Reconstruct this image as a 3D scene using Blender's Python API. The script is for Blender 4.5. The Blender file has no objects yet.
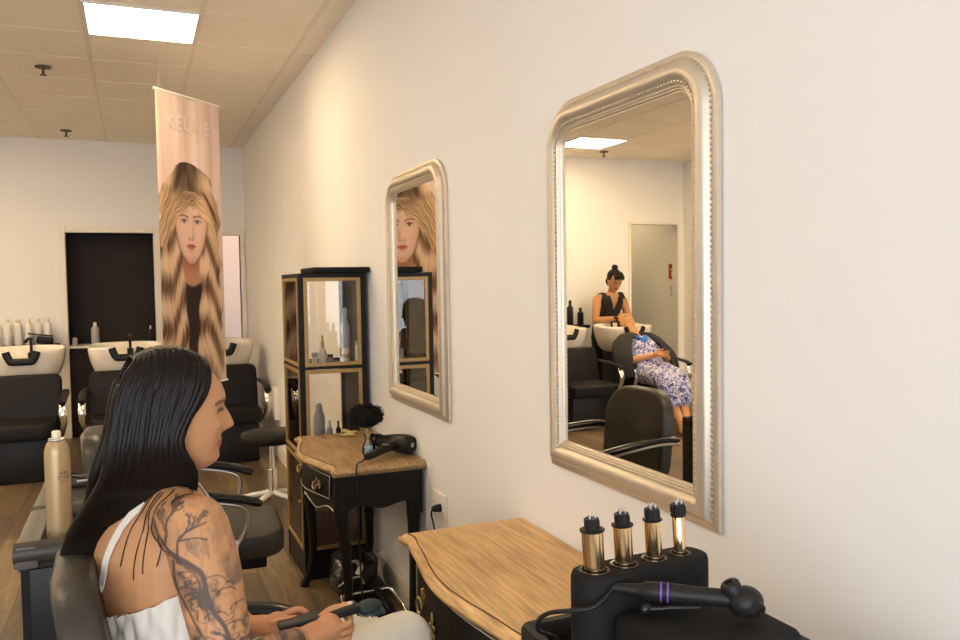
import bpy, bmesh, math, random
import numpy as np
from mathutils import Vector, Matrix
random.seed(7)
PI = math.pi
scene = bpy.context.scene
COL = scene.collection

# ------------------------------------------------------------------ camera, world, daylight, exposure
def make_camera():
    yaw, p, r = math.radians(22.90), math.radians(2.604), math.radians(-0.9167)
    f = Vector((math.sin(yaw), math.cos(yaw), 0)); rt = Vector((math.cos(yaw), -math.sin(yaw), 0)); up = Vector((0, 0, 1))
    f2 = f*math.cos(p) - up*math.sin(p); up2 = up*math.cos(p) + f*math.sin(p)
    rt3 = rt*math.cos(r) + up2*math.sin(r); up3 = up2*math.cos(r) - rt*math.sin(r)
    cd = bpy.data.cameras.new('camera'); cam = bpy.data.objects.new('camera', cd); COL.objects.link(cam)
    m = Matrix((rt3, up3, -f2)).transposed().to_4x4(); m.translation = Vector((-1.124, 0, 1.51))
    cam.matrix_world = m
    cd.sensor_width = 36; cd.lens = 815.2/960*36; cd.clip_start = 0.05
    scene.camera = cam
make_camera()
scene.view_settings.view_transform = 'Standard'
scene.view_settings.look = 'None'
scene.view_settings.gamma = 1
scene.view_settings.use_curve_mapping = False
scene.view_settings.exposure = 0.14

world = bpy.data.worlds.new('daylight'); scene.world = world
world.use_nodes = True
wbg = world.node_tree.nodes['Background']
wbg.inputs['Color'].default_value = (0.90, 0.97, 1.10, 1)
wbg.inputs['Strength'].default_value = 5.2

WX0, WX1, WZ0, WZ1, WY = -5.0, -0.25, 0.35, 2.65, -1.8      # the shop window behind the camera
pl = bpy.data.lights.new('window_portal', 'AREA'); pl.shape = 'RECTANGLE'
pl.size = WX1-WX0; pl.size_y = WZ1-WZ0; pl.cycles.is_portal = True
po = bpy.data.objects.new('window_portal', pl); COL.objects.link(po)
po.location = ((WX0+WX1)/2, WY-0.02, (WZ0+WZ1)/2); po.rotation_euler = (PI/2, 0, 0)
PANEL_STRENGTH = 24.0

# ------------------------------------------------------------------ node materials
MATS = {}
def new_mat(name):
    m = bpy.data.materials.new(name); m.use_nodes = True
    nt = m.node_tree; b = nt.nodes['Principled BSDF']
    MATS[name] = m
    return m, nt, b
def pb(name, col, rough=.5, metal=0., spec=.5, noise=0., nscale=20., bump=0., bscale=60., coat=0., trans=0., ior=1.45, stretch=None, rvar=0.):
    """Principled material whose colour, roughness and relief are varied by noise."""
    m, nt, b = new_mat(name)
    b.inputs['Base Color'].default_value = (*col, 1); b.inputs['Roughness'].default_value = rough
    b.inputs['Metallic'].default_value = metal; b.inputs['Specular IOR Level'].default_value = spec
    b.inputs['Coat Weight'].default_value = coat; b.inputs['Transmission Weight'].default_value = trans
    b.inputs['IOR'].default_value = ior
    N = nt.nodes; L = nt.links
    tc = N.new('ShaderNodeTexCoord'); vec = tc.outputs['Object']
    if stretch:
        mp = N.new('ShaderNodeMapping'); mp.inputs['Scale'].default_value = stretch; L.new(vec, mp.inputs[0]); vec = mp.outputs[0]
    if noise:
        n = N.new('ShaderNodeTexNoise'); n.inputs['Scale'].default_value = nscale; n.inputs['Detail'].default_value = 5
        L.new(vec, n.inputs['Vector'])
        mx = N.new('ShaderNodeMix'); mx.data_type = 'RGBA'
        mx.inputs[6].default_value = (*[max(0, c*(1-noise)) for c in col], 1)
        mx.inputs[7].default_value = (*[min(1, c*(1+noise)) for c in col], 1)
        L.new(n.outputs['Fac'], mx.inputs[0]); L.new(mx.outputs[2], b.inputs['Base Color'])
        if rvar:
            mr = N.new('ShaderNodeMapRange'); mr.inputs['To Min'].default_value = max(0, rough-rvar); mr.inputs['To Max'].default_value = min(1, rough+rvar)
            L.new(n.outputs['Fac'], mr.inputs['Value']); L.new(mr.outputs[0], b.inputs['Roughness'])
    if bump:
        n2 = N.new('ShaderNodeTexNoise'); n2.inputs['Scale'].default_value = bscale; n2.inputs['Detail'].default_value = 4
        L.new(vec, n2.inputs['Vector'])
        bp = N.new('ShaderNodeBump'); bp.inputs['Strength'].default_value = bump; bp.inputs['Distance'].default_value = .004
        L.new(n2.outputs['Fac'], bp.inputs['Height']); L.new(bp.outputs[0], b.inputs['Normal'])
    return m
def emis(name, col, s):
    m, nt, b = new_mat(name)
    b.inputs['Base Color'].default_value = (*col, 1)
    b.inputs['Emission Color'].default_value = (*col, 1); b.inputs['Emission Strength'].default_value = s
    return m
def vcol_mat(name, rough=.5, spec=.4, sss=0., bump=0., bscale=200., trans=0.):
    m, nt, b = new_mat(name)
    a = nt.nodes.new('ShaderNodeVertexColor'); a.layer_name = 'Col'
    n = nt.nodes.new('ShaderNodeTexNoise'); n.inputs['Scale'].default_value = bscale
    mx = nt.nodes.new('ShaderNodeMix'); mx.data_type = 'RGBA'; mx.blend_type = 'MULTIPLY'
    mr = nt.nodes.new('ShaderNodeMapRange'); mr.inputs['To Min'].default_value = .9; mr.inputs['To Max'].default_value = 1.08
    tc = nt.nodes.new('ShaderNodeTexCoord'); nt.links.new(tc.outputs['Object'], n.inputs['Vector'])
    nt.links.new(n.outputs['Fac'], mr.inputs['Value'])
    nt.links.new(a.outputs['Color'], mx.inputs[6]); nt.links.new(mr.outputs[0], mx.inputs[7]); mx.inputs[0].default_value = 1
    nt.links.new(mx.outputs[2], b.inputs['Base Color'])
    b.inputs['Roughness'].default_value = rough; b.inputs['Specular IOR Level'].default_value = spec
    if sss:
        b.inputs['Subsurface Weight'].default_value = sss; b.inputs['Subsurface Radius'].default_value = (.9, .35, .2); b.inputs['Subsurface Scale'].default_value = .006
    if bump:
        bp = nt.nodes.new('ShaderNodeBump'); bp.inputs['Strength'].default_value = bump; bp.inputs['Distance'].default_value = .002
        nt.links.new(n.outputs['Fac'], bp.inputs['Height']); nt.links.new(bp.outputs[0], b.inputs['Normal'])
    return m
def wood_mat(name, dark, light, axis='Y', rough=.45, scale=1., coat=0.):
    m, nt, b = new_mat(name); N = nt.nodes; L = nt.links
    tc = N.new('ShaderNodeTexCoord'); mp = N.new('ShaderNodeMapping')
    s = {'X': (1.5, 26, 26), 'Y': (26, 1.5, 26), 'Z': (26, 26, 1.5)}[axis]
    mp.inputs['Scale'].default_value = [v*scale for v in s]; L.new(tc.outputs['Object'], mp.inputs[0])
    n = N.new('ShaderNodeTexNoise'); n.inputs['Scale'].default_value = 3.2; n.inputs['Detail'].default_value = 6; n.inputs['Distortion'].default_value = .15
    L.new(mp.outputs[0], n.inputs['Vector'])
    n3 = N.new('ShaderNodeTexNoise'); n3.inputs['Scale'].default_value = 3.5; n3.inputs['Detail'].default_value = 3
    L.new(tc.outputs['Object'], n3.inputs['Vector'])
    ad = N.new('ShaderNodeMath'); ad.operation = 'MULTIPLY_ADD'; ad.inputs[1].default_value = .45
    L.new(n3.outputs['Fac'], ad.inputs[0]); L.new(n.outputs['Fac'], ad.inputs[2])
    cr = N.new('ShaderNodeValToRGB'); cr.color_ramp.elements[0].position = .5; cr.color_ramp.elements[1].position = .92
    cr.color_ramp.elements[0].color = (*dark, 1); cr.color_ramp.elements[1].color = (*light, 1)
    L.new(ad.outputs[0], cr.inputs[0]); L.new(cr.outputs[0], b.inputs['Base Color'])
    b.inputs['Roughness'].default_value = rough; b.inputs['Coat Weight'].default_value = coat
    bp = N.new('ShaderNodeBump'); bp.inputs['Strength'].default_value = .12; bp.inputs['Distance'].default_value = .002
    L.new(n.outputs['Fac'], bp.inputs['Height']); L.new(bp.outputs[0], b.inputs['Normal'])
    return m
def floor_mat():
    m, nt, b = new_mat('plank_floor'); N = nt.nodes; L = nt.links
    tc = N.new('ShaderNodeTexCoord'); mp = N.new('ShaderNodeMapping'); mp.inputs['Rotation'].default_value = (0, 0, PI/2)
    L.new(tc.outputs['Object'], mp.inputs[0])
    br = N.new('ShaderNodeTexBrick'); br.inputs['Scale'].default_value = 1.0; br.inputs['Brick Width'].default_value = 1.25; br.inputs['Row Height'].default_value = .19
    br.inputs['Mortar Size'].default_value = .0022; br.inputs['Mortar Smooth'].default_value = .1; br.inputs['Bias'].default_value = 0
    br.inputs['Color1'].default_value = (.085, .056, .030, 1); br.inputs['Color2'].default_value = (.21, .142, .074, 1); br.inputs['Mortar'].default_value = (.05, .035, .025, 1)
    L.new(mp.outputs[0], br.inputs['Vector'])
    m2 = N.new('ShaderNodeMapping'); m2.inputs['Scale'].default_value = (11, .9, 1); L.new(tc.outputs['Object'], m2.inputs[0])
    n = N.new('ShaderNodeTexNoise'); n.inputs['Scale'].default_value = 3; n.inputs['Detail'].default_value = 8; n.inputs['Distortion'].default_value = 1.2
    L.new(m2.outputs[0], n.inputs['Vector'])
    mr = N.new('ShaderNodeMapRange'); mr.inputs['From Min'].default_value = .3; mr.inputs['From Max'].default_value = .7
    mr.inputs['To Min'].default_value = .62; mr.inputs['To Max'].default_value = 1.3
    L.new(n.outputs['Fac'], mr.inputs['Value'])
    mx = N.new('ShaderNodeMix'); mx.data_type = 'RGBA'; mx.blend_type = 'MULTIPLY'; mx.inputs[0].default_value = 1
    L.new(br.outputs['Color'], mx.inputs[6]); L.new(mr.outputs[0], mx.inputs[7]); L.new(mx.outputs[2], b.inputs['Base Color'])
    b.inputs['Roughness'].default_value = .42
    bp = N.new('ShaderNodeBump'); bp.inputs['Strength'].default_value = .15; bp.inputs['Distance'].default_value = .002
    L.new(mr.outputs[0], bp.inputs['Height']); L.new(bp.outputs[0], b.inputs['Normal'])
    return m

M = {}
M['wall'] = pb('cream_wall_paint', (.83, .80, .765), .75, noise=.02, nscale=1.5, bump=.05, bscale=180)
M['ceil'] = pb('ceiling_tile', (.94, .85, .70), .9, noise=.03, nscale=8, bump=.1, bscale=240)
M['tbar'] = pb('ceiling_bar', (.86, .77, .63), .7, noise=.02)
M['trim'] = pb('cream_trim_paint', (.82, .75, .64), .5, noise=.02)
M['floor'] = floor_mat()
M['panel'] = emis('lamp_diffuser', (1.0, .775, .485), PANEL_STRENGTH)
M['white_metal'] = pb('white_enamel', (.8, .76, .7), .4, noise=.02)
M['dark_panel'] = pb('dark_brown_board', (.024, .0165, .013), .6, spec=.25, noise=.15, nscale=6)
M['pinkwall'] = pb('pale_pink_wall', (.58, .47, .41), .8, noise=.02)
M['corridor'] = pb('grey_beige_wall', (.24, .225, .16), .8, noise=.02)
M['glass_clear'] = None
M['red'] = pb('red_sign', (.45, .03, .02), .5, noise=.05)
M['chrome'] = pb('chrome', (.82, .79, .74), .14, 1., noise=.04, nscale=30)
M['bronze'] = pb('dark_bronze', (.10, .075, .05), .45, .6, noise=.1)
M['steel'] = pb('brushed_steel', (.66, .62, .56), .3, 1., noise=.08, nscale=60)
M['black_plastic'] = pb('black_plastic', (.012, .011, .010), .45, spec=.3, noise=.1, nscale=30)
M['black_matte'] = pb('matte_black', (.012, .011, .010), .7, spec=.15, noise=.15, nscale=40, bump=.05, bscale=300)
M['black_gloss'] = pb('gloss_black', (.010, .009, .009), .22, spec=.35, noise=.1, nscale=20)
M['leather'] = pb('black_leather', (.011, .0095, .008), .48, spec=.22, noise=.3, nscale=9, bump=.25, bscale=90, rvar=.08)
M['worn_leather'] = pb('worn_brown_black_leather', (.044, .037, .027), .40, spec=.4, noise=.6, nscale=7, bump=.3, bscale=60, rvar=.1)
M['black_paint'] = pb('black_furniture_paint', (.011, .0095, .008), .48, spec=.22, noise=.25, nscale=7, bump=.05, bscale=80, rvar=.08)
M['frame_metal'] = pb('champagne_leaf', (.64, .55, .43), .43, .62, noise=.12, nscale=25, bump=.06, bscale=120, rvar=.08)
M['frame_bead'] = pb('champagne_bead', (.58, .48, .36), .35, .72, noise=.1, nscale=60)
M['gold'] = pb('gold_barrel', (.86, .62, .34), .16, 1., noise=.05, nscale=20)
M['brass'] = pb('aged_brass', (.55, .40, .20), .34, .9, noise=.25, nscale=60)
M['gilt'] = pb('gilt_wood_edge', (.36, .215, .075), .42, .25, noise=.2, nscale=30)
M['silver_line'] = pb('silver_line_paint', (.55, .50, .42), .4, .5, noise=.15, nscale=60)
M['top_wood'] = wood_mat('honey_oak', (.40, .225, .080), (.74, .46, .185), 'Y', .45)
M['shaded_top'] = wood_mat('shaded_oak', (.20, .12, .048), (.44, .28, .125), 'Y', .5)  # same oak as the near table, dimmer light at the far table painted in
M['shaded_edge'] = wood_mat('shaded_oak_edge', (.22, .13, .05), (.52, .33, .145), 'Y', .42)  # edge of the same oak, darkened for the weaker light there
M['top_edge'] = wood_mat('honey_oak_edge', (.33, .18, .062), (.74, .46, .185), 'Y', .38)
M['basin'] = pb('cream_ceramic', (.78, .70, .58), .22, noise=.02, coat=.3)
M['white_plastic'] = pb('white_plastic', (.8, .75, .68), .4, noise=.02)
M['cream_bottle'] = pb('cream_bottle', (.78, .68, .50), .35, noise=.02)
M['grey_bottle'] = pb('grey_bottle', (.42, .39, .36), .35, noise=.05)
M['gold_can'] = pb('champagne_can', (.46, .31, .155), .38, .35, noise=.03, nscale=40)
M['label_ink'] = pb('dark_ink', (.05, .035, .03), .6, noise=.02)
M['yellow'] = pb('yellow_plastic', (.72, .58, .17), .4, noise=.1)
M['terracotta'] = pb('brown_cardboard', (.22, .10, .055), .7, noise=.15, nscale=12)
M['purple'] = pb('purple_ring', (.16, .07, .36), .35, noise=.05)
M['bag'] = pb('black_shiny_bag', (.016, .015, .014), .2, noise=.2, nscale=8, bump=.5, bscale=14)
M['print_white'] = pb('pale_print', (.74, .60, .52), .7, noise=.02)

def glass_mat(name, tint=(1, 1, 1), rough=0.0):
    """thin clear glass: mostly see-through with a fresnel reflection"""
    m = bpy.data.materials.new(name); m.use_nodes = True; nt = m.node_tree; N = nt.nodes; L = nt.links
    N.remove(N['Principled BSDF']); out = N['Material Output']
    t = N.new('ShaderNodeBsdfTransparent'); t.inputs[0].default_value = (*tint, 1)
    g = N.new('ShaderNodeBsdfGlossy'); g.inputs['Roughness'].default_value = rough
    f = N.new('ShaderNodeFresnel'); f.inputs[0].default_value = 1.5
    mx = N.new('ShaderNodeMixShader'); L.new(f.outputs[0], mx.inputs[0]); L.new(t.outputs[0], mx.inputs[1]); L.new(g.outputs[0], mx.inputs[2])
    L.new(mx.outputs[0], out.inputs[0]); MATS[name] = m
    return m
M['glass'] = glass_mat('clear_glass', (1, 1, .99))
M['blue_glass'] = pb('blue_liquid', (.40, .66, .80), .08, noise=.02, trans=.15, ior=1.33)
m, nt, b = new_mat('mirror_silver'); b.inputs['Base Color'].default_value = (.90, .88, .82, 1); b.inputs['Metallic'].default_value = 1; b.inputs['Roughness'].default_value = .004
M['mirror'] = m

# ------------------------------------------------------------------ mesh helpers
class MB:
    def __init__(self): self.bm = bmesh.new()
    def box(self, c, s, rot=None, bev=0.):
        r = bmesh.ops.create_cube(self.bm, size=1)
        vs = r['verts']
        bmesh.ops.scale(self.bm, vec=s, verts=vs)
        if bev:
            es = list({e for v in vs for e in v.link_edges})
            o = bmesh.ops.bevel(self.bm, geom=es, offset=bev, segments=2, affect='EDGES', profile=.5)
            vs = list({v for f in o['faces'] for v in f.verts} | {v for v in vs if v.is_valid})
        if rot is not None:
            bmesh.ops.rotate(self.bm, cent=(0, 0, 0), matrix=rot, verts=vs)
        bmesh.ops.translate(self.bm, vec=c, verts=vs)
        return self
    def box2(self, a, b, bev=0.):
        return self.box([(a[i]+b[i])/2 for i in range(3)], [abs(b[i]-a[i]) for i in range(3)], None, bev)
    def rings(self, rings, cap=True, closed=False):
        """rings: list of equal-length lists of points, bridged with quads"""
        R = [[self.bm.verts.new(p) for p in r] for r in rings]
        n = len(R[0]); k = len(R)
        for i in range(k if closed else k-1):
            a, b2 = R[i], R[(i+1) % k]
            for j in range(n):
                self.bm.faces.new((a[j], a[(j+1) % n], b2[(j+1) % n], b2[j]))
        if cap and not closed:
            self.bm.faces.new(R[0][::-1]); self.bm.faces.new(R[-1])
        return self
    def tube(self, pts, rad, n=10, flat=None, up=(0, 0, 1), cap=True):
        """swept tube; rad a number or list; flat = (a, b) scale of the section along side / up"""
        pts = [Vector(p) for p in pts]; k = len(pts)
        if not isinstance(rad, (list, tuple)): rad = [rad]*k
        fl = flat if isinstance(flat, list) else [flat or (1, 1)]*k
        ref = Vector(up); rings = []
        side = None
        for i in range(k):
            t = (pts[min(i+1, k-1)] - pts[max(i-1, 0)])
            t = t.normalized() if t.length > 1e-9 else Vector((0, 0, 1))
            if side is None:
                s = t.cross(ref)
                if s.length < 1e-3: s = t.cross(Vector((1, 0, 0)))
                side = s.normalized()
            else:
                side = (side - t*side.dot(t))
                side = side.normalized() if side.length > 1e-6 else t.orthogonal().normalized()
            u = side.cross(t).normalized()
            rings.append([pts[i] + side*(math.cos(2*PI*j/n)*rad[i]*fl[i][0]) + u*(math.sin(2*PI*j/n)*rad[i]*fl[i][1]) for j in range(n)])
        return self.rings(rings, cap)
    def cyl(self, a, b, r0, r1=None, n=20):
        return self.tube([a, b], [r0, r0 if r1 is None else r1], n)
    def lathe(self, prof, c=(0, 0, 0), n=24, rot=None):
        """prof: list of (r, z) from bottom to top"""
        rings = []
        for r, z in prof:
            ring = []
            for j in range(n):
                v = Vector((r*math.cos(2*PI*j/n), r*math.sin(2*PI*j/n), z))
                if rot is not None: v = rot @ v
                ring.append(v + Vector(c))
            rings.append(ring)
        return self.rings(rings, True)
    def prism(self, poly, z0, z1, f=None):
        """extrude a 2D outline; f maps (a, b, z) to a point"""
        f = f or (lambda a, b2, z: (a, b2, z))
        return self.rings([[f(a, b2, z0) for a, b2 in poly], [f(a, b2, z1) for a, b2 in poly]])
    def ell(self, c, r, rot=None, u=16, v=10):
        rr = bmesh.ops.create_uvsphere(self.bm, u_segments=u, v_segments=v, radius=1); vs = rr['verts']
        bmesh.ops.scale(self.bm, vec=r, verts=vs)
        if rot is not None: bmesh.ops.rotate(self.bm, cent=(0, 0, 0), matrix=rot, verts=vs)
        bmesh.ops.translate(self.bm, vec=c, verts=vs)
        return self
    def quad(self, a, b, c, d):
        self.bm.faces.new([self.bm.verts.new(p) for p in (a, b, c, d)]); return self
    def build(self, name, mat, parent=None, smooth=35, bevel=0., bseg=2, loc=None, rot=None):
        bmesh.ops.recalc_face_normals(self.bm, faces=self.bm.faces[:])
        me = bpy.data.meshes.new(name); self.bm.to_mesh(me); self.bm.free()
        o = bpy.data.objects.new(name, me); COL.objects.link(o)
        for mm in (mat if isinstance(mat, (list, tuple)) else [mat]): me.materials.append(mm)
        if smooth:
            me.polygons.foreach_set('use_smooth', [True]*len(me.polygons))
            me.set_sharp_from_angle(angle=math.radians(smooth))
        if bevel:
            md = o.modifiers.new('bevel', 'BEVEL'); md.width = bevel; md.segments = bseg; md.limit_method = 'ANGLE'; md.angle_limit = math.radians(40)
            md.harden_normals = False
        if parent is not None: o.parent = parent
        if loc is not None: o.location = loc
        if rot is not None: o.rotation_euler = rot
        return o
def tag(o, label, cat, group=None):
    o['label'] = label; o['category'] = cat
    if group: o['group'] = group
    return o
def thing(name, label, cat, loc=(0, 0, 0), rz=0., group=None):
    o = bpy.data.objects.new(name, None); COL.objects.link(o); o.empty_display_size = .05
    o.location = loc; o.rotation_euler = (0, 0, rz)
    return tag(o, label, cat, group)
def struct(o): o['kind'] = 'structure'; return o
KIDS = {}
def copy_tree(o, loc=None, rz=None, label=None, group=None, parent=None):
    c = o.copy(); COL.objects.link(c)
    if parent is not None: c.parent = parent
    if loc is not None: c.location = loc
    if rz is not None: c.rotation_euler = (0, 0, rz)
    if label: c['label'] = label
    if group: c['group'] = group
    for ch in [x for x in bpy.data.objects if x.parent == o]: copy_tree(ch, parent=c)
    return c
def smoothcurve(pts, n=8):
    """Catmull-Rom through points"""
    P = [np.array(p, float) for p in pts]; out = []
    for i in range(len(P)-1):
        p0 = P[max(i-1, 0)]; p1 = P[i]; p2 = P[i+1]; p3 = P[min(i+2, len(P)-1)]
        for k in range(n):
            t = k/n
            out.append(.5*((2*p1) + (-p0+p2)*t + (2*p0-5*p1+4*p2-p3)*t*t + (-p0+3*p1-3*p2+p3)*t**3))
    out.append(P[-1]); return [tuple(p) for p in out]
def text_mesh(name, txt, size, mat, parent, matrix, depth=.0004, space=1.):
    cu = bpy.data.curves.new(name, 'FONT'); cu.body = txt; cu.size = size; cu.extrude = depth; cu.align_x = 'CENTER'; cu.align_y = 'CENTER'; cu.space_character = space
    to = bpy.data.objects.new(name+'_curve', cu); COL.objects.link(to)
    dg = bpy.context.evaluated_depsgraph_get(); me = bpy.data.meshes.new_from_object(to.evaluated_get(dg))
    bpy.data.objects.remove(to); me.materials.clear(); me.materials.append(mat)
    o = bpy.data.objects.new(name, me); COL.objects.link(o); o.parent = parent; o.matrix_local = matrix
    return o

# ------------------------------------------------------------------ the room
XL, YF, YB, ZC = -5.4, -1.8, 9.2, 3.01
YJ, XJ = 8.65, -2.9                                              # the back wall steps forward left of XJ
struct(MB().box2((XL-.1, YF-.1, -.06), (1.2, 11.8, 0)).build('floor', M['floor']))
struct(MB().box2((XL-.1, YF-.1, ZC), (1.2, 11.8, ZC+.08)).build('ceiling', M['ceil']))
g = MB()                                                        # suspended-ceiling bars
x = -.135
while x > XL:
    g.box2((x-.013, YF, ZC-.003), (x+.013, YB, ZC+.001)); x -= .602
y = 5.354 - .597*12
while y < YB:
    g.box2((XL, y-.007, ZC-.002), (0, y+.007, ZC+.001)); y += .597
struct(g.build('ceiling_grid', M['tbar'], smooth=0))
struct(MB().box2((0, YF-.1, 0), (.1, YB, ZC)).build('wall_right', M['wall'], smooth=0))
struct(MB().box2((XL-.1, YF-.1, 0), (XL, 11.8, ZC)).build('wall_left', M['wall'], smooth=0))
w = MB()                                                        # front wall with the shop window
w.box2((XL, YF-.1, 0), (0, YF, WZ0)); w.box2((XL, YF-.1, WZ1), (0, YF, ZC)); w.box2((XL, YF-.1, WZ0), (WX0, YF, WZ1)); w.box2((WX1, YF-.1, WZ0), (0, YF, WZ1))
struct(w.build('wall_front', M['wall'], smooth=0))
wf = MB()
for i in range(5):
    xx = WX0 + (WX1-WX0)*i/4; wf.box((xx, YF-.05, (WZ0+WZ1)/2), (.06, .07, WZ1-WZ0))
wf.box(((WX0+WX1)/2, YF-.05, WZ0+.03), (WX1-WX0, .07, .06)); wf.box(((WX0+WX1)/2, YF-.05, WZ1-.03), (WX1-WX0, .07, .06))
wf = struct(wf.build('window_1', M['white_metal'], smooth=0))
MB().quad((WX0, YF-.05, WZ0), (WX1, YF-.05, WZ0), (WX1, YF-.05, WZ1), (WX0, YF-.05, WZ1)).build('window_glass', M['glass'], wf, smooth=0)
# back wall: niche x -1.75..-.93, doorway -.86..-.06, corridor opening -5.70..-4.96
NX0, NX1, NZ = -1.755, -.93, 2.083
DX0, DX1, DZ = -.78, -.055, 2.07
CX0, CX1, CZ = -5.30, -4.60, 2.21
w = MB()
for a, b2, z0 in ((XJ, NX0, 0), (NX0, NX1, NZ), (NX1, DX0, 0), (DX0, DX1, DZ), (DX1, 0, 0)):
    w.box2((a, YB, z0), (b2, YB+.1, ZC))
for a, b2, z0 in ((XL, CX0, 0), (CX0, CX1, CZ), (CX1, XJ, 0)):
    w.box2((a, YJ, z0), (b2, YJ+.1, ZC))
w.box2((XJ-.1, YJ+.1, 0), (XJ, YB+.1, ZC))
struct(w.build('wall_back', M['wall'], smooth=0))
def frame_trim(x0, x1, z1, wd=.06, th=.018):
    t = MB()
    t.box2((x0-wd, YB-th, 0), (x0, YB+.1, z1+wd)); t.box2((x1, YB-th, 0), (x1+wd, YB+.1, z1+wd)); t.box2((x0, YB-th, z1), (x1, YB+.1, z1+wd))
    return t
struct(frame_trim(NX0, NX1, NZ).build('trim_1', M['trim'], smooth=0, bevel=.004))
t = frame_trim(DX0, DX1, DZ, .05)
d1 = struct(t.build('door_1', M['trim'], smooth=0, bevel=.004))
MB().cyl((DX1+.03, YB-.026, 1.84), (DX1+.03, YB-.026, 1.98), .008).build('door_hinge', M['steel'], d1)
YB_ = YB; YB = YJ
d2 = frame_trim(CX0, CX1, CZ, .035); YB = YB_
struct(d2.build('door_2', M['trim'], smooth=0, bevel=.004))
n = MB(); n.box2((NX0-.02, YB+.34, 0), (NX1+.02, YB+.38, NZ+.05)); n.box2((NX0-.03, YB+.1, 0), (NX0, YB+.38, NZ+.05)); n.box2((NX1, YB+.1, 0), (NX1+.03, YB+.38, NZ+.05)); n.box2((NX0, YB+.1, NZ), (NX1, YB+.38, NZ+.05))
n.box2((NX0, YB+.04, 0), (NX1, YB+.07, .912))
struct(n.build('wall_niche', M['dark_panel'], smooth=0))
struct(MB().box2((NX0, YB-.02, .912), (NX1, YB+.34, .934)).build('trim_2', M['trim'], smooth=0, bevel=.003))
s = MB(); s.box2((-1.0, 11.2, 0), (1.1, 11.3, ZC)); s.box2((1.0, YB+.1, 0), (1.1, 11.2, ZC)); s.box2((-1.0, YB+.4, 0), (-.9, 11.2, ZC))
struct(s.build('wall_storeroom', M['pinkwall'], smooth=0))
s = MB(); s.box2((XL, 10.9, 0), (-4.2, 11.0, ZC)); s.box2((-4.3, YJ+.1, 0), (-4.2, 10.9, ZC))
struct(s.build('wall_corridor', M['corridor'], smooth=0))
def skirt(name, a, b2): struct(MB().box2(a, b2).build(name, M['trim'], smooth=0, bevel=.004))
skirt('baseboard_right', (-.014, YF, 0), (0, YB, .13))
skirt('baseboard_left', (XL, YF, 0), (XL+.014, YJ, .13))
b3 = MB()
b3.box2((XJ, YB-.014, 0), (NX0-.06, YB, .13)); b3.box2((CX1+.035, YJ-.014, 0), (XJ, YJ, .13))
struct(b3.build('baseboard_back', M['trim'], smooth=0, bevel=.004))

# ceiling lamps
def ceiling_light(x, y, label, group=None, w=.578, d=.573):
    t = thing('ceiling_light', label, 'ceiling light', (x, y, ZC), 0, group)
    f = MB()
    for a, b2 in (((-w/2-.01, -d/2-.01), (w/2+.01, -d/2+.006)), ((-w/2-.01, d/2-.006), (w/2+.01, d/2+.01)), ((-w/2-.01, -d/2), (-w/2+.006, d/2)), ((w/2-.006, -d/2), (w/2+.01, d/2))):
        f.box2((*a, -.010), (*b2, .0))
    f.build('lamp_frame', M['white_metal'], t, smooth=0)
    MB().box2((-w/2, -d/2, -.006), (w/2, d/2, -.001)).build('diffuser', M['panel'], t, smooth=0)
    return t
L0 = ceiling_light(-1.037, 5.055, 'glowing square ceiling panel above the hair portrait banner')
ceiling_light(-3.50, 7.74, 'glowing square ceiling panel reflected in the big mirror, above the washing stylist')
for i, (x, y) in enumerate(((-3.446, 5.055), (-5.0, 5.055), (-2.62, 6.85), (-4.65, 6.55), (-2.24, 2.67))):  # unseen panels added to brighten the room and its back wall
    ceiling_light(x, y, 'added glowing ceiling panel, unseen beyond the left edge, brightening the room', 'added ceiling panels out of view')
ceiling_light(-4.8, 9.9, 'added unseen ceiling panel brightening the corridor opening', w=.5, d=.5)  # lamp added out of sight to lift the dark corridor
ceiling_light(.1, 10.3, 'small ceiling panel lighting the pale room behind the doorway', w=.5, d=.5)
def sprinkler(x, y, label):
    t = thing('ceiling_sprinkler', label, 'sprinkler', (x, y, ZC))
    MB().lathe([(.05, -.012), (.05, -.004), (.035, 0)], n=20).build('escutcheon', M['bronze'], t)
    MB().lathe([(.022, -.062), (.024, -.058), (.009, -.052), (.008, -.02), (.012, -.01)], n=14).build('spray_head', M['bronze'], t)
sprinkler(-1.642, 6.234, 'ceiling sprinkler nearer the glowing panel')
sprinkler(-1.671, 8.644, 'ceiling sprinkler close to the back wall above the dark niche')
sprinkler(-3.95, 8.2, 'ceiling sprinkler reflected in the big mirror below the lit panel')

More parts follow.
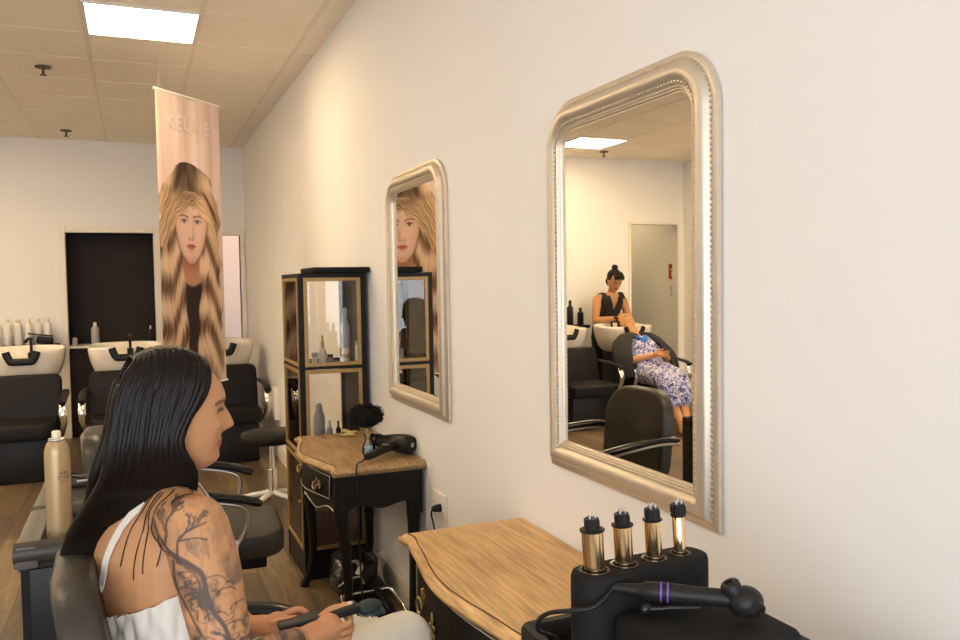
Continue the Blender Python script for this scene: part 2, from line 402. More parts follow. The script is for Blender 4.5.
# ------------------------------------------------------------------ wall mirrors
def mirror_outline(w, h, r, t, n=12):
    """rounded-top rectangle shrunk by t; list of (a, b), a across, b up from the bottom edge"""
    x = w/2-t; top = h-t; bot = t; rr = max(r-t, .02); P = []
    P += [(-x, bot), (x, bot)]
    for i in range(n+1):
        a = PI/2*i/n; P.append((x-rr+rr*math.cos(a), top-rr+rr*math.sin(a)))
    for i in range(n+1):
        a = PI/2+PI/2*i/n; P.append((-x+rr+rr*math.cos(a), top-rr+rr*math.sin(a)))
    return P
def wall_mirror(yc, z0, w, h, label, tilt, turn, off):
    t = thing('wall_mirror', label, 'mirror', (0, yc, z0), 0)
    prof = [(0, .002), (0, .012), (.004, .015), (.013, .015), (.0155, .016), (.019, .019), (.024, .027), (.031, .033), (.041, .036), (.050, .034), (.056, .028), (.060, .024), (.0615, .0225), (.066, .022), (.0685, .0235), (.071, .020), (.0745, .021), (.0775, .017), (.080, .0165), (.082, .010), (.088, .009)]
    rings = []
    for tt, hh in prof:
        rings.append([(-hh, a, b) for a, b in mirror_outline(w, h, .135, tt)])
    m = MB()
    R = [[m.bm.verts.new(p) for p in r] for r in rings]; n = len(R[0])
    for i in range(len(R)-1):
        for j in range(n): m.bm.faces.new((R[i][j], R[i][(j+1) % n], R[i+1][(j+1) % n], R[i+1][j]))
    m.build('mirror_frame', M['frame_metal'], t, smooth=40)
    for tt, hh, rad, nm in ((.0150, .0180, .0046, 'outer_beading'), (.0635, .0250, .0046, 'inner_beading')):
        o = mirror_outline(w, h, .135, tt); o = o+[o[0]]
        bm_ = MB(); step = rad*2.7; carry = 0.
        base = [(0, 0, 1), (0, 0, -1)] + [(math.cos(PI/3*k), math.sin(PI/3*k), 0) for k in range(6)]
        for i in range(1, len(o)-1) if False else range(len(o)-1):
            p = Vector(o[i]); q = Vector(o[i+1]); L = (q-p).length; s = carry
            if i == 0: continue                                  # the bottom rail carries no beads
            while s < L:
                c = p+(q-p)*(s/L)
                vs = [bm_.bm.verts.new((-hh-b[2]*rad*.9, c.x+b[0]*rad, c.y+b[1]*rad)) for b in base]
                for k in range(6):
                    bm_.bm.faces.new((vs[0], vs[2+k], vs[2+(k+1) % 6])); bm_.bm.faces.new((vs[1], vs[2+(k+1) % 6], vs[2+k]))
                s += step
            carry = s-L
        bm_.build(nm, M['frame_bead'], t, smooth=80)
    g = MB(); poly = mirror_outline(w, h, .135, .081)
    def f(a, b, z): return (-z + tilt*(b-h/2) + turn*a + off, a, b)
    g.prism(poly, .006, .0095, f)
    g.build('looking_glass', M['mirror'], t, smooth=0)
    bk = MB(); bk.prism(mirror_outline(w, h, .135, .004), .0005, .005, lambda a, b, z: (-z, a, b)); bk.build('back_board', M['black_matte'], t, smooth=0)
    return t
wall_mirror(1.735, .977, .745, 1.03, 'large silver-gilt wall mirror with beaded frame reflecting the washing stylist', 0., 0., 0.)
wall_mirror(3.345, .968, .775, 1.04, 'silver-gilt wall mirror between the glass cabinet and the big mirror, reflecting the banner portrait', 0., 0., 0.)

# ------------------------------------------------------------------ dressing tables
def lerp(a, b, t): return a+(b-a)*t
def table_outline(L, D, bulge, n=28, grow=0., S=True):
    """plan outline, wall edge at x=0, length L along y centred, serpentine front"""
    P = [(0, L/2+grow), ]
    for i in range(n+1):
        s = i/n; y = lerp(L/2, -L/2, s); c = abs(2*s-1)
        w_ = bulge*(.5+.5*math.cos(PI*min(1, c/.86))) - .010*math.exp(-((c-.86)/.08)**2)
        P.append((-(D+w_)-grow, y+(grow if i == 0 else -grow if i == n else 0)))
    P.append((0, -L/2-grow))
    return P
def dressing_table(y0, L, label, drawers, z_ap, bulge, body_bulge, wood='top_wood', edge_wood='top_edge'):
    H, D = .755, .405
    t = thing('dressing_table', label, 'dressing table', (-.004, y0, 0))
    # top: slab with a moulded lip
    m = MB(); rings = []
    for gr, z in ((-.022, H-.036), (-.008, H-.034), (.0, H-.026), (.004, H-.017), (.001, H-.010), (-.006, H-.008), (-.010, H-.003), (-.014, H)):
        rings.append([(a, b, z) for a, b in table_outline(L, D, bulge, grow=gr)])
    m.rings(rings)
    top = m.build('table_top', M[edge_wood], t, smooth=30)
    inl = MB(); inl.rings([[(a, b, z) for a, b in table_outline(L, D, bulge, grow=gr)] for gr, z in ((-.018, H-.004), (-.018, H+.0008), (-.021, H+.0014))])
    inl.build('top_boards', M[wood], t, smooth=0)
    gr_ = table_outline(L, D, bulge, grow=-.020)
    MB().tube([(a, b, H+.0012) for a, b in gr_[1:-1]], .0017, 6).build('top_groove', M['dark_panel'], t, smooth=0)
    # body: carcass with bombe front and scalloped lower edge
    n = 44; zt = H-.034; bb = MB()
    def front(s, z):
        c = abs(2*s-1); k = (zt-z)/(zt-z_ap)
        return -(D-.035 + body_bulge*(.5+.5*math.cos(PI*c))*(.65+.5*math.sin(PI*min(k, 1)*.8)))
    def low(s):
        c = abs(2*s-1)
        return z_ap + .018*math.cos(c*2*PI*1.5)*(1-c*.3) + (-.02 if c > .8 else 0)*((c-.8)/.2)
    rows = 8; F = []
    for r in range(rows+1):
        row = []
        for i in range(n+1):
            s = i/n; z = lerp(zt, low(s), r/rows); y = lerp(L/2-.03, -L/2+.03, s); row.append((front(s, z), y, z))
        F.append(row)
    outer = [[bb.bm.verts.new(p) for p in row] for row in F]
    inner = [[bb.bm.verts.new((p[0]+.022, p[1], p[2])) for p in row] for row in F]
    for A, fl in ((outer, 0), (inner, 1)):
        for r in range(rows):
            for i in range(n): bb.bm.faces.new((A[r][i], A[r][i+1], A[r+1][i+1], A[r+1][i]))
    for i in range(n):
        bb.bm.faces.new((outer[rows][i], outer[rows][i+1], inner[rows][i+1], inner[rows][i])); bb.bm.faces.new((outer[0][i+1], outer[0][i], inner[0][i], inner[0][i+1]))
    for r in range(rows):
        bb.bm.faces.new((outer[r][0], outer[r+1][0], inner[r+1][0], inner[r][0])); bb.bm.faces.new((outer[r+1][n], outer[r][n], inner[r][n], inner[r+1][n]))
    bb.build('front_apron', M['black_paint'], t, smooth=50)
    for sgn in (-1, 1):                                          # scalloped end panels
        e = MB(); y = sgn*(L/2-.03); poly = [(-.012, zt), (-(D-.035), zt)]
        for i in range(25):
            s = i/24; c = abs(2*s-1); poly.append((lerp(-(D-.035), -.012, s), z_ap+.012+.03*math.sin(PI*s)+.016*math.sin(3*PI*s)-.03*max(0, (c-.75)/.25)))
        e.prism(poly, y-.011, y+.011, lambda a, b, z: (a, z, b)); e.build('side_panel', M['black_paint'], t, smooth=0)
    MB().box2((-.03, -L/2+.03, z_ap+.03), (-.012, L/2-.03, zt)).build('back_panel', M['black_paint'], t, smooth=0)
    MB().box2((-D+.06, -L/2+.04, z_ap+.04), (-.02, L/2-.04, z_ap+.055)).build('bottom_board', M['black_paint'], t, smooth=0)
    # cabriole legs
    for sy in (-1, 1):
        for fx in (0, 1):
            pts, rad = [], []
            for z, o, r in ((zt, 0, .030), (z_ap+.06, .004, .031), (z_ap, .004, .030), (z_ap-.09, -.004, .025), (z_ap*.5, -.016, .019), (.14, -.012, .016), (.05, .006, .017), (.012, .020, .022), (0, .022, .021)):
                dx = o*1.0
                px = -(D-.05)-dx*1.2 if fx else -.045
                pts.append((px, sy*(L/2-.045)+sy*dx*(.4), z)); rad.append(r)
            pts2 = smoothcurve(pts, 4); rad2 = [p[0] for p in smoothcurve([(r, 0, 0) for r in rad], 4)]
            MB().tube(pts2, rad2, 12, up=(1, 0, 0), flat=(1.05, 1.05)).build('leg', M['black_paint'], t, smooth=60)
    # painted line along the apron
    line = []
    for i in range(n+1):
        s = lerp(.03, .97, i/n); z = low(s)+.007; line.append((front(s, z)-.002, lerp(L/2-.03, -L/2+.03, s), z))
    MB().tube(line, .0028, 6).build('painted_line', M['silver_line'], t, smooth=60)
    # drawers with brass handles
    for (sa, sb, za, zb, handles) in drawers:
        d = MB(); k = 14; A = []
        for r in range(6):
            z = lerp(zb, za, r/5); A.append([(front(lerp(sa, sb, i/k), z)-.007, lerp(L/2-.03, -L/2+.03, lerp(sa, sb, i/k)), z) for i in range(k+1)])
        O = [[d.bm.verts.new(p) for p in row] for row in A]; I = [[d.bm.verts.new((p[0]+.012, p[1], p[2])) for p in row] for row in A]
        for r in range(5):
            for i in range(k):
                d.bm.faces.new((O[r][i], O[r][i+1], O[r+1][i+1], O[r+1][i])); d.bm.faces.new((I[r][i], I[r+1][i], I[r+1][i+1], I[r][i+1]))
        for i in range(k):
            d.bm.faces.new((O[0][i], I[0][i], I[0][i+1], O[0][i+1])); d.bm.faces.new((O[5][i+1], I[5][i+1], I[5][i], O[5][i]))
        for r in range(5):
            d.bm.faces.new((O[r][0], O[r+1][0], I[r+1][0], I[r][0])); d.bm.faces.new((O[r+1][k], O[r][k], I[r][k], I[r+1][k]))
        dr = d.build('drawer', M['black_paint'], t, smooth=50)
        edge = [(p[0]-.001, p[1], p[2]) for p in A[0]] + [(r[-1][0]-.001, r[-1][1], r[-1][2]) for r in A[1:]] + [(p[0]-.001, p[1], p[2]) for p in A[-1][::-1][1:]] + [(r[0][0]-.001, r[0][1], r[0][2]) for r in A[::-1][1:]]
        MB().tube(edge, .0022, 6).build('painted_line', M['silver_line'], dr, smooth=60)
        for s, z, kind in handles:
            x = front(s, z)-.010; y = lerp(L/2-.03, -L/2+.03, s); h = MB()
            def R_(a, b, dd=0.): return (x-dd, y-a, z+b)
            if kind == 'pull':                                   # leafy back plate and swinging bail
                for sa_ in (-1, 1):
                    for (a, b, ra, rb) in ((.030, 0, .011, .009), (.040, .010, .008, .006), (.040, -.009, .008, .006), (.024, .014, .006, .007), (.024, -.012, .006, .006), (.050, .002, .007, .004)):
                        h.ell(R_(sa_*a, b), (.0035, ra, rb), u=10, v=6)
                    h.cyl(R_(sa_*.030, .001), R_(sa_*.030, .001, .014), .004, n=8)
                h.tube([R_(-.030, .001, .013), R_(-.028, -.016, .017), R_(-.014, -.022, .019), R_(0, -.019, .019), R_(.014, -.022, .019), R_(.028, -.016, .017), R_(.030, .001, .013)], .0042, 8)
                h.ell(R_(0, -.020, .019), (.005, .006, .006), u=8, v=6)
            elif kind == 'ring':
                h.ell(R_(0, .014), (.004, .014, .018), u=10, v=6)
                for q in range(5): h.ell(R_(.013*math.cos(q*1.25), .014+.02*math.sin(q*1.25)), (.003, .006, .008), u=8, v=6)
                h.tube([R_(.022*math.cos(a*PI/8), -.010+.022*math.sin(a*PI/8), .012) for a in range(17)], .0035, 8)
            else:                                                # keyhole escutcheon, pierced leaf
                for (a, b, ra, rb) in ((0, 0, .012, .022), (0, .030, .008, .014), (0, -.030, .008, .014), (.013, .012, .008, .009), (-.013, .012, .008, .009), (.013, -.012, .007, .010), (-.013, -.012, .007, .010), (0, .044, .004, .008), (0, -.044, .004, .008)):
                    h.ell(R_(a, b), (.004, ra, rb), u=10, v=6)
                h.cyl(R_(0, 0, .0035), R_(0, 0, .006), .004, n=8)
            h.build('drawer_handle', M['brass'], dr, smooth=60)
    return t
dressing_table(1.90, .90, 'black curved-front commode with worn oak top beneath the big mirror', [(.07, .93, .475, .70, [(.20, .615, 'ring'), (.40, .60, 'plate'), (.66, .615, 'ring')])], .40, .045, .055)
dressing_table(3.69, .84, 'black cabriole-legged dressing table holding the hair dryer, beside the glass cabinet', [(.13, .87, .605, .70, [(.27, .652, 'pull'), (.73, .652, 'pull')])], .545, .062, .06, 'shaded_top', 'shaded_edge')

# ------------------------------------------------------------------ wall socket and hair dryer
t = thing('wall_socket', 'white double wall socket beside the dressing table with black plug', 'socket', (0, 3.10, .605))
MB().box2((-.012, -.075, -.055), (0, .075, .055), bev=.004).build('face_plate', M['white_plastic'], t)
for yy in (-.034, .034): MB().lathe([(.022, 0), (.022, .004), (.018, .0042), (.017, .0012)], c=(-.011, yy, 0), n=20, rot=Matrix.Rotation(-PI/2, 3, 'Y')).build('outlet', M['white_metal'], t)
def hair_dryer():
    t = thing('hair_dryer', 'black hair dryer lying on the oak top of the dressing table', 'hair dryer', (-.075, 3.475, .804))
    a = Vector((-.055, .095, .0)); b = Vector((.052, -.088, .0)); d = (b-a).normalized()
    rot = Vector((0, 0, 1)).rotation_difference(d).to_matrix()
    MB().lathe([(.020, -.002), (.024, 0), (.027, .04), (.031, .06), (.034, .08), (.040, .11), (.043, .15), (.043, .185), (.040, .20), (.036, .206)], c=a, n=28, rot=rot).build('barrel', M['black_plastic'], t, smooth=50)
    MB().lathe([(.034, .204), (.033, .208), (.012, .210), (.010, .207)], c=a, n=24, rot=rot).build('intake_grille', M['black_gloss'], t)
    MB().lathe([(.0105, .2095), (.011, .2115), (.004, .212)], c=a, n=20, rot=rot).build('intake_badge', M['steel'], t)
    MB().lathe([(.0268, -.028), (.025, -.03), (.0285, -.002), (.030, .012), (.026, .012)], c=a, n=24, rot=rot).build('nozzle', M['black_gloss'], t)
    h0 = a + d*.135; h1 = Vector((-.172, -.130, -.024))
    MB().tube(smoothcurve([h0, h0.lerp(h1, .35)+Vector((0, 0, .004)), h0.lerp(h1, .8), h1], 5), [.020, .021, .021, .021, .020, .020, .019, .019, .0185, .018, .018, .018, .017, .016, .014, .012], 14).build('handle', M['black_plastic'], t, smooth=60)
    sw = MB(); c = h0.lerp(h1, .45); sw.box(c+Vector((.002, 0, .021)), (.012, .03, .004), Matrix.Rotation(.6, 3, 'Z')); sw.build('switch', M['steel'], t)
    off = Vector(t.location)
    W = [h1+off, Vector((-.270, 3.312, .772)), Vector((-.300, 3.270, .775)), Vector((-.312, 3.248, .752)), Vector((-.312, 3.243, .69)), Vector((-.309, 3.244, .5)), Vector((-.30, 3.25, .25)), Vector((-.28, 3.24, .03)), Vector((-.22, 3.20, .008)), Vector((-.12, 3.14, .008)), Vector((-.05, 3.10, .03)), Vector((-.035, 3.07, .25)), Vector((-.045, 3.055, .50)), Vector((-.055, 3.066, .585)), Vector((-.045, 3.066, .603))]
    MB().tube([Vector(p)-off for p in smoothcurve(W, 8)], .0038, 8).build('cord', M['black_plastic'], t, smooth=80)
    MB().tube([Vector((-.052, 3.066, .604))-off, Vector((-.040, 3.066, .605))-off, Vector((-.0135, 3.066, .605))-off], [.009, .014, .017], 14).build('plug', M['black_plastic'], t)
hair_dryer()
t = thing('neck_brush', 'fluffy black round neck brush standing behind the blue jar', 'brush', (-.175, 3.60, .755))
MB().lathe([(.020, 0), (.021, .004), (.008, .008), (.007, .06), (.009, .1), (.03, .115)], n=20).build('brush_handle', M['steel'], t)
b_ = MB(); rnd = random.Random(3)
b_.ell((0, 0, .155), (.072, .072, .050), u=20, v=12)
for i in range(520):
    th = rnd.uniform(0, 2*PI); ph = math.acos(rnd.uniform(-.55, 1)); d = Vector((math.sin(ph)*math.cos(th), math.sin(ph)*math.sin(th), math.cos(ph)))
    L = rnd.uniform(.073, .083); e = Vector((d.x*L, d.y*L, d.z*L*.74)); e += Vector((rnd.uniform(-1, 1), rnd.uniform(-1, 1), rnd.uniform(-1, 1)))*.006
    b_.tube([Vector((0, 0, .158))+d*.04, Vector((0, 0, .158))+e], [.006, .0022], 5)
b_.build('bristles', M['black_matte'], t, smooth=60)
t = thing('disinfectant_jar', 'small clear glass jar of blue liquid in front of the neck brush', 'jar', (-.187, 3.515, .7565))
MB().lathe([(.026, 0), (.030, .003), (.031, .02), (.028, .04), (.018, .058), (.016, .07), (.019, .085), (.021, .092), (.019, .092), (.0145, .07), (.016, .058), (.026, .04), (.0285, .02), (.0275, .005)], n=28).build('glass_body', M['glass'], t, smooth=60)
MB().lathe([(.0265, .005), (.0278, .02), (.0262, .036), (.025, .037)], n=24).build('liquid', M['blue_glass'], t, smooth=60)
def hair_clip(x, y, z, rz, label, group=None, mat='yellow', s=1.):
    t = thing('hair_clip', label, 'hair clip', (x, y, z), rz, group)
    MB().tube([(0, 0, .006*s), (.03*s, .004*s, .010*s), (.06*s, 0, .012*s), (.075*s, 0, .006*s)], [.006*s, .009*s, .008*s, .003*s], 8, flat=(1, .55)).build('jaw', M[mat], t)
    MB().tube([(.005*s, .010*s, .004*s), (.035*s, .016*s, .006*s), (.07*s, .004*s, .006*s)], [.006*s, .008*s, .003*s], 8, flat=(1, .5)).build('lever', M[mat], t)
    return t
for i, (x, y, rz) in enumerate(((-.17, 4.02, .3), (-.13, 4.055, 2.0), (-.20, 3.985, -.5), (-.15, 3.97, 1.2))):
    hair_clip(x, y, .7565, rz, 'yellow hair clip lying in a heap at the cabinet end of the dressing table', 'yellow clips on the dressing table')

# ------------------------------------------------------------------ black and gilt glass cabinet with products
CX_0, CX_1, CY0, CY1 = -.368, -.022, 4.135, 4.625
Z = [.15, .635, 1.095, 1.572]
t = thing('display_cabinet', 'tall narrow black display cabinet with gilt-edged glass doors', 'cabinet', (0, 0, 0))
m_ = MB()
for xx in (CX_0, CX_1-.026):
    for yy in (CY0, CY1-.026): m_.box2((xx, yy, 0), (xx+.026, yy+.026, Z[3]))
m_.build('corner_posts', M['black_paint'], t, smooth=0, bevel=.002)
MB().box2((CX_0, CY0, Z[3]-.02), (CX_1, CY1, Z[3])).build('cabinet_top', M['black_paint'], t, smooth=0, bevel=.002)
MB().box2((CX_0+.004, CY0+.004, .0), (CX_1-.004, CY1-.004, Z[0]-.012)).build('plinth', M['black_paint'], t, smooth=0)
for i in (0, 1, 2): MB().box2((CX_0+.002, CY0+.002, Z[i]-.014), (CX_1-.002, CY1-.002, Z[i])).build('shelf', M['black_paint'], t, smooth=0, bevel=.0015)
MB().box2((CX_1-.006, CY0+.02, .1), (CX_1, CY1-.02, Z[3]-.01)).build('side_panel', M['black_paint'], t, smooth=0)
def rim(P, wd, th):
    """gilt rim on a face given as function (a, b, depth)->point over a unit size P=(w,h)"""
    pass
def gilt(a0, a1, z0, z1, wd, f):
    r = MB()
    for (p0, p1, q0, q1) in ((a0, a0+wd, z0, z1), (a1-wd, a1, z0, z1), (a0+wd, a1-wd, z0, z0+wd), (a0+wd, a1-wd, z1-wd, z1)):
        A = f(p0, q0, -.006); B = f(p1, q1, .008); r.box2(A, B)
    return r
for i in range(3):
    z0, z1 = Z[i]+.002, Z[i+1]-.016 - (.006 if i == 2 else 0)
    d = gilt(CX_0+.026, CX_1-.026, z0, z1, .019, lambda a, z, dd: (a, CY0-dd+.004, z)).build('glass_door', M['gilt'], t, smooth=0, bevel=.002)
    MB().box2((CX_0+.045, CY0+.003, z0+.019), (CX_1-.045, CY0+.006, z1-.019)).build('pane', M['glass'], d, smooth=0)
    d = gilt(CY0+.026, CY1-.026, z0, z1, .017, lambda a, z, dd: (CX_0-dd+.004, a, z)).build('glass_side', M['gilt'], t, smooth=0, bevel=.002)
    MB().box2((CX_0+.003, CY0+.043, z0+.017), (CX_0+.006, CY1-.043, z1-.017)).build('pane', M['glass'], d, smooth=0)
    MB().box2((CX_0+.026, CY1-.008, z0), (CX_1-.026, CY1-.005, z1)).build('back_pane', M['glass'], t, smooth=0)
MB().ell((CX_0-.008, CY0+.06, .40), (.008, .008, .008), u=10, v=8).build('knob', M['brass'], t)
MB().box2((CX_0+.07, CY0-.05, Z[3]+.001), (-.006, CY0+.30, Z[3]+.03), bev=.006).build('tray_box', M['black_matte'])
o = bpy.data.objects['tray_box']; tag(o, 'flat black box lying on top of the glass cabinet', 'box')
def bottle(name, x, y, z, prof, mat, label, cat='bottle', group=None, cap=None, capmat='white_plastic', n=18, rz=0):
    t = thing(name, label, cat, (x, y, z), rz, group)
    MB().lathe(prof, n=n).build('bottle_body', M[mat], t, smooth=40)
    if cap: MB().lathe(cap, n=n).build('cap', M[capmat], t, smooth=40)
    return t
zu = Z[2]+.0005
t = bottle('product_bottle', -.078, 4.36, zu, [(.026, 0), (.028, .004), (.028, .17), (.026, .19), (.018, .215), (.012, .222)], 'grey_bottle', 'tall grey bottle on the top shelf of the glass cabinet', cap=[(.012, .222), (.013, .226), (.013, .27), (.010, .29), (.006, .293)], capmat='grey_bottle')
t = bottle('pump_bottle', -.205, 4.36, zu, [(.022, 0), (.023, .003), (.022, .05), (.016, .07), (.008, .08)], 'cream_bottle', 'slim cream pump bottle on the top shelf of the glass cabinet', cap=[(.008, .08), (.009, .085), (.009, .11), (.005, .115), (.005, .145), (.003, .147)], capmat='gold_can')
bottle('small_jar', -.250, 4.35, zu, [(.014, 0), (.015, .002), (.015, .03), (.012, .033)], 'cream_bottle', 'small white jar with grey lid beside the slim pump bottle', 'jar', cap=[(.015, .033), (.016, .034), (.016, .054), (.014, .056)], capmat='grey_bottle')
bottle('small_pot', -.168, 4.34, zu, [(.015, 0), (.016, .002), (.016, .03), (.014, .033)], 'terracotta', 'taller of two small brown pots in the glass cabinet', 'pot', cap=[(.0165, .033), (.017, .035), (.017, .042), (.015, .043)], capmat='black_plastic')
bottle('small_pot', -.140, 4.31, zu, [(.016, 0), (.018, .002), (.018, .016), (.016, .018)], 'terracotta', 'squat dark pot lowest on the top shelf of the glass cabinet', 'pot', cap=[(.0185, .018), (.019, .02), (.019, .026), (.017, .027)], capmat='black_plastic')
bottle('cream_box', -.108, 4.25, zu, [(.022, 0), (.024, .002), (.023, .075), (.018, .082)], 'cream_bottle', 'cream tub with gold printed mark in front of the tall grey bottle', 'tub', cap=[(.0242, .03), (.0246, .031), (.0246, .052), (.0242, .053)], capmat='gold_can')
bottle('cream_tube', -.050, 4.20, zu, [(.014, 0), (.015, .002), (.016, .09), (.014, .1)], 'cream_bottle', 'cream tube nearest the gilt door edge, right of the cream tub', 'tube', cap=[(.015, .1), (.016, .101), (.016, .118), (.013, .12)], capmat='gold_can')
zl = Z[1]+.0005
bottle('product_bottle', -.232, 4.36, zl, [(.030, 0), (.031, .004), (.031, .16), (.028, .18), (.018, .2)], 'grey_bottle', 'grey bottle with rounded cap on the middle shelf of the glass cabinet', cap=[(.018, .2), (.018, .205), (.018, .225), (.012, .24), (.004, .243)], capmat='grey_bottle')
bottle('small_bottle', -.182, 4.34, zl, [(.017, 0), (.018, .003), (.018, .09), (.012, .11)], 'grey_bottle', 'small pale bottle beside the grey bottle on the middle shelf', cap=[(.010, .11), (.010, .13), (.007, .148)], capmat='white_plastic')
bottle('small_bottle', -.135, 4.33, zl, [(.013, 0), (.014, .003), (.014, .10), (.009, .11)], 'black_plastic', 'thin dark bottle on the middle shelf of the glass cabinet', cap=[(.006, .11), (.006, .14), (.004, .143)], capmat='black_plastic')
for (a, b2, c, mat, lab) in (((-.34, 4.20, 0), (-.06, 4.50, .19), 0, 'terracotta', 'brown cardboard box in the bottom of the glass cabinet'),):
    o = MB().box2((a[0], a[1], Z[0]+.001), (b2[0], b2[1], Z[0]+b2[2]), bev=.004).build('cardboard_box', M[mat]); tag(o, lab, 'box')
o = MB().box2((-.30, 4.24, Z[0]+.192), (-.20, 4.40, Z[0]+.26), bev=.004).build('cardboard_box', M['grey_bottle']); tag(o, 'grey box standing on the brown box in the cabinet', 'box')
bottle('small_bottle', -.14, 4.30, Z[0]+.1915, [(.02, 0), (.022, .003), (.022, .08), (.01, .10)], 'cream_bottle', 'cream bottle standing on the brown box in the cabinet', cap=[(.01, .1), (.01, .125), (.008, .127)], capmat='red')
o = MB().tube([(-.33, 4.17, Z[0]+.20), (-.10, 4.20, Z[0]+.33)], .011, 10).build('paper_roll', M['white_plastic']); tag(o, 'white rolled tube leaning inside the bottom of the cabinet', 'roll')

# ------------------------------------------------------------------ salon chairs
def rrect(w, h, r, n=6):
    P = []
    for cx, cy, a0 in ((w/2-r, h/2-r, 0), (-w/2+r, h/2-r, PI/2), (-w/2+r, -h/2+r, PI), (w/2-r, -h/2+r, 1.5*PI)):
        for i in range(n+1):
            a = a0+PI/2*i/n; P.append((cx+r*math.cos(a), cy+r*math.sin(a)))
    return P
def cushion(m, w, h, th, r, f, crown=.25, steps=5):
    """padded slab: outline w x h in (a,b), thickness along c; f maps (a,b,c)"""
    rings = []
    prof = [(.80, -.5), (.93, -.48), (.985, -.36), (1., -.15), (1., .15), (.985, .36), (.93, .48), (.80, .5)]
    for s, c in prof:
        k = 1-(1-s)*min(w, h)*.0
        sh = (1-s)*.12
        rings.append([f(a*(1-sh/ (w/2) *.8) if True else a, b*(1-sh/(h/2)*.8), c*th) for a, b in rrect(w, h, r)])
    R = [[m.bm.verts.new(p) for p in r_] for r_ in rings]; n = len(R[0])
    for i in range(len(R)-1):
        for j in range(n): m.bm.faces.new((R[i][j], R[i][(j+1) % n], R[i+1][(j+1) % n], R[i+1][j]))
    for ring, src, sg in ((R[0], rings[0], -1), (R[-1], rings[-1], 1)):      # crowned faces
        cur = ring; base = [Vector(p) for p in src]; cen = sum(base, Vector())/n
        up_ = Vector(f(0, 0, 1))-Vector(f(0, 0, 0))
        for q in (.66, .33):
            nxt = [m.bm.verts.new(cen+(p-cen)*q+up_*sg*th*crown*.5*(1-q*q)*.6) for p in base]
            for j in range(n): m.bm.faces.new((cur[j], cur[(j+1) % n], nxt[(j+1) % n], nxt[j]))
            cur = nxt
        cv = m.bm.verts.new(cen+up_*sg*th*crown*.5*.6)
        for j in range(n): m.bm.faces.new((cur[j], cur[(j+1) % n], cv))
    return m
def salon_chair(x, y, rz, label, lift=0., seat_up=0., seat_on=0., reach=1., az=0.):
    t = thing('salon_chair', label, 'chair', (x, y, 0), rz)
    zs = .44+lift
    s = MB(); cushion(s, .56, .52, .09, .13, lambda a, b, c: (a+.045+seat_on, b, zs+.03+seat_up+c), .35); s.build('seat', M['worn_leather'], t, smooth=60)
    MB().box((.03+seat_on, 0, zs-.040+seat_up), (.44, .42, .05), bev=.01).build('seat_base', M['black_plastic'], t)
    k = MB()
    def bf(a, b, c): return (-.285-c*1.0-(b+.25)*.11 + .35*a*a*1.0, a, zs+.30+b)
    cushion(k, .48, .50, .075, .15, bf, .3); k.build('backrest', M['worn_leather'], t, smooth=60)
    for sy in (-1, 1):
        ax = MB(); top = smoothcurve([(-.33, sy*.262, zs+.32), (-.22, sy*.285, zs+.335), (-.02, sy*.298, zs+.325+az), (.16*reach, sy*.294, zs+.30+az), (.275*reach, sy*.276, zs+.262+az)], 5)
        ax.tube(top, [.020]+[.026]*(len(top)-2)+[.018], 12, flat=(1.15, .62)); ar = ax.build('armrest', M['black_gloss'], t, smooth=60)
        u = MB(); lo = smoothcurve([(-.34, sy*.262, zs+.302), (-.20, sy*.285, zs+.314), (-.02, sy*.298, zs+.303+az), (.14*reach, sy*.295, zs+.280+az), (.215*reach, sy*.288, zs+.245+az), (.21*reach, sy*.283, zs+.16+az), (.13, sy*.273, zs+.04), (.04, sy*.245, zs-.035), (-.03, sy*.205, zs-.045)], 5)
        u.tube(lo, .0125, 10, flat=(1.2, .75)); u.build('arm_tube', M['steel'], ar, smooth=60)
    b = MB(); b.lathe([(.225, 0), (.227, .012), (.215, .024), (.09, .04), (.07, .06), (.06, .2), (.058, .22), (.035, .222), (.034, zs-.09+seat_up), (.07, zs-.088+seat_up), (.07, zs-.065+seat_up)], n=32); b.build('pump_base', M['black_plastic'], t, smooth=40)
    MB().tube(smoothcurve([(.05, -.03, .23), (.10, -.14, .25), (.13, -.21, .24), (.14, -.27, .20)], 4), .009, 8).build('pump_lever', M['black_gloss'], t)
    return t
salon_chair(-.955, 3.50, math.radians(-4), 'empty worn black leather salon chair facing the dressing table with the hair dryer', -.03, .05, .045)
salon_chair(-.912, 1.735, math.radians(1), 'worn black leather salon chair the woman in the white top sits on', .0, reach=.62, az=-.035)

# ------------------------------------------------------------------ stool
t = thing('rolling_stool', 'round black stool with white five-star base beside the cabinet', 'stool', (-.305, 5.62, 0), .3)
MB().lathe([(.10, .455), (.19, .46), (.20, .475), (.203, .50), (.195, .52), (.17, .528), (.0, .53)], n=36).build('stool_seat', M['leather'], t, smooth=60)
MB().lathe([(.03, .09), (.032, .1), (.032, .27), (.02, .272), (.02, .44), (.07, .452), (.07, .456)], n=24).build('gas_column', M['chrome'], t, smooth=40)
for i in range(5):
    a = 2*PI*i/5; d = Vector((math.cos(a), math.sin(a), 0))
    lg = MB().tube([d*.02+Vector((0, 0, .11)), d*.14+Vector((0, 0, .095)), d*.25+Vector((0, 0, .07))], [.024, .020, .013], 10, flat=(1, .8)).build('foot', M['white_metal'], t, smooth=60)
    MB().tube([d*.25+Vector((-d.y, d.x, 0))*.012+Vector((0, 0, .027)), d*.25-Vector((-d.y, d.x, 0))*.012+Vector((0, 0, .027))], .026, 14).cyl(d*.25+Vector((0, 0, .04)), d*.25+Vector((0, 0, .075)), .006, n=8).build('caster', M['black_plastic'], lg)

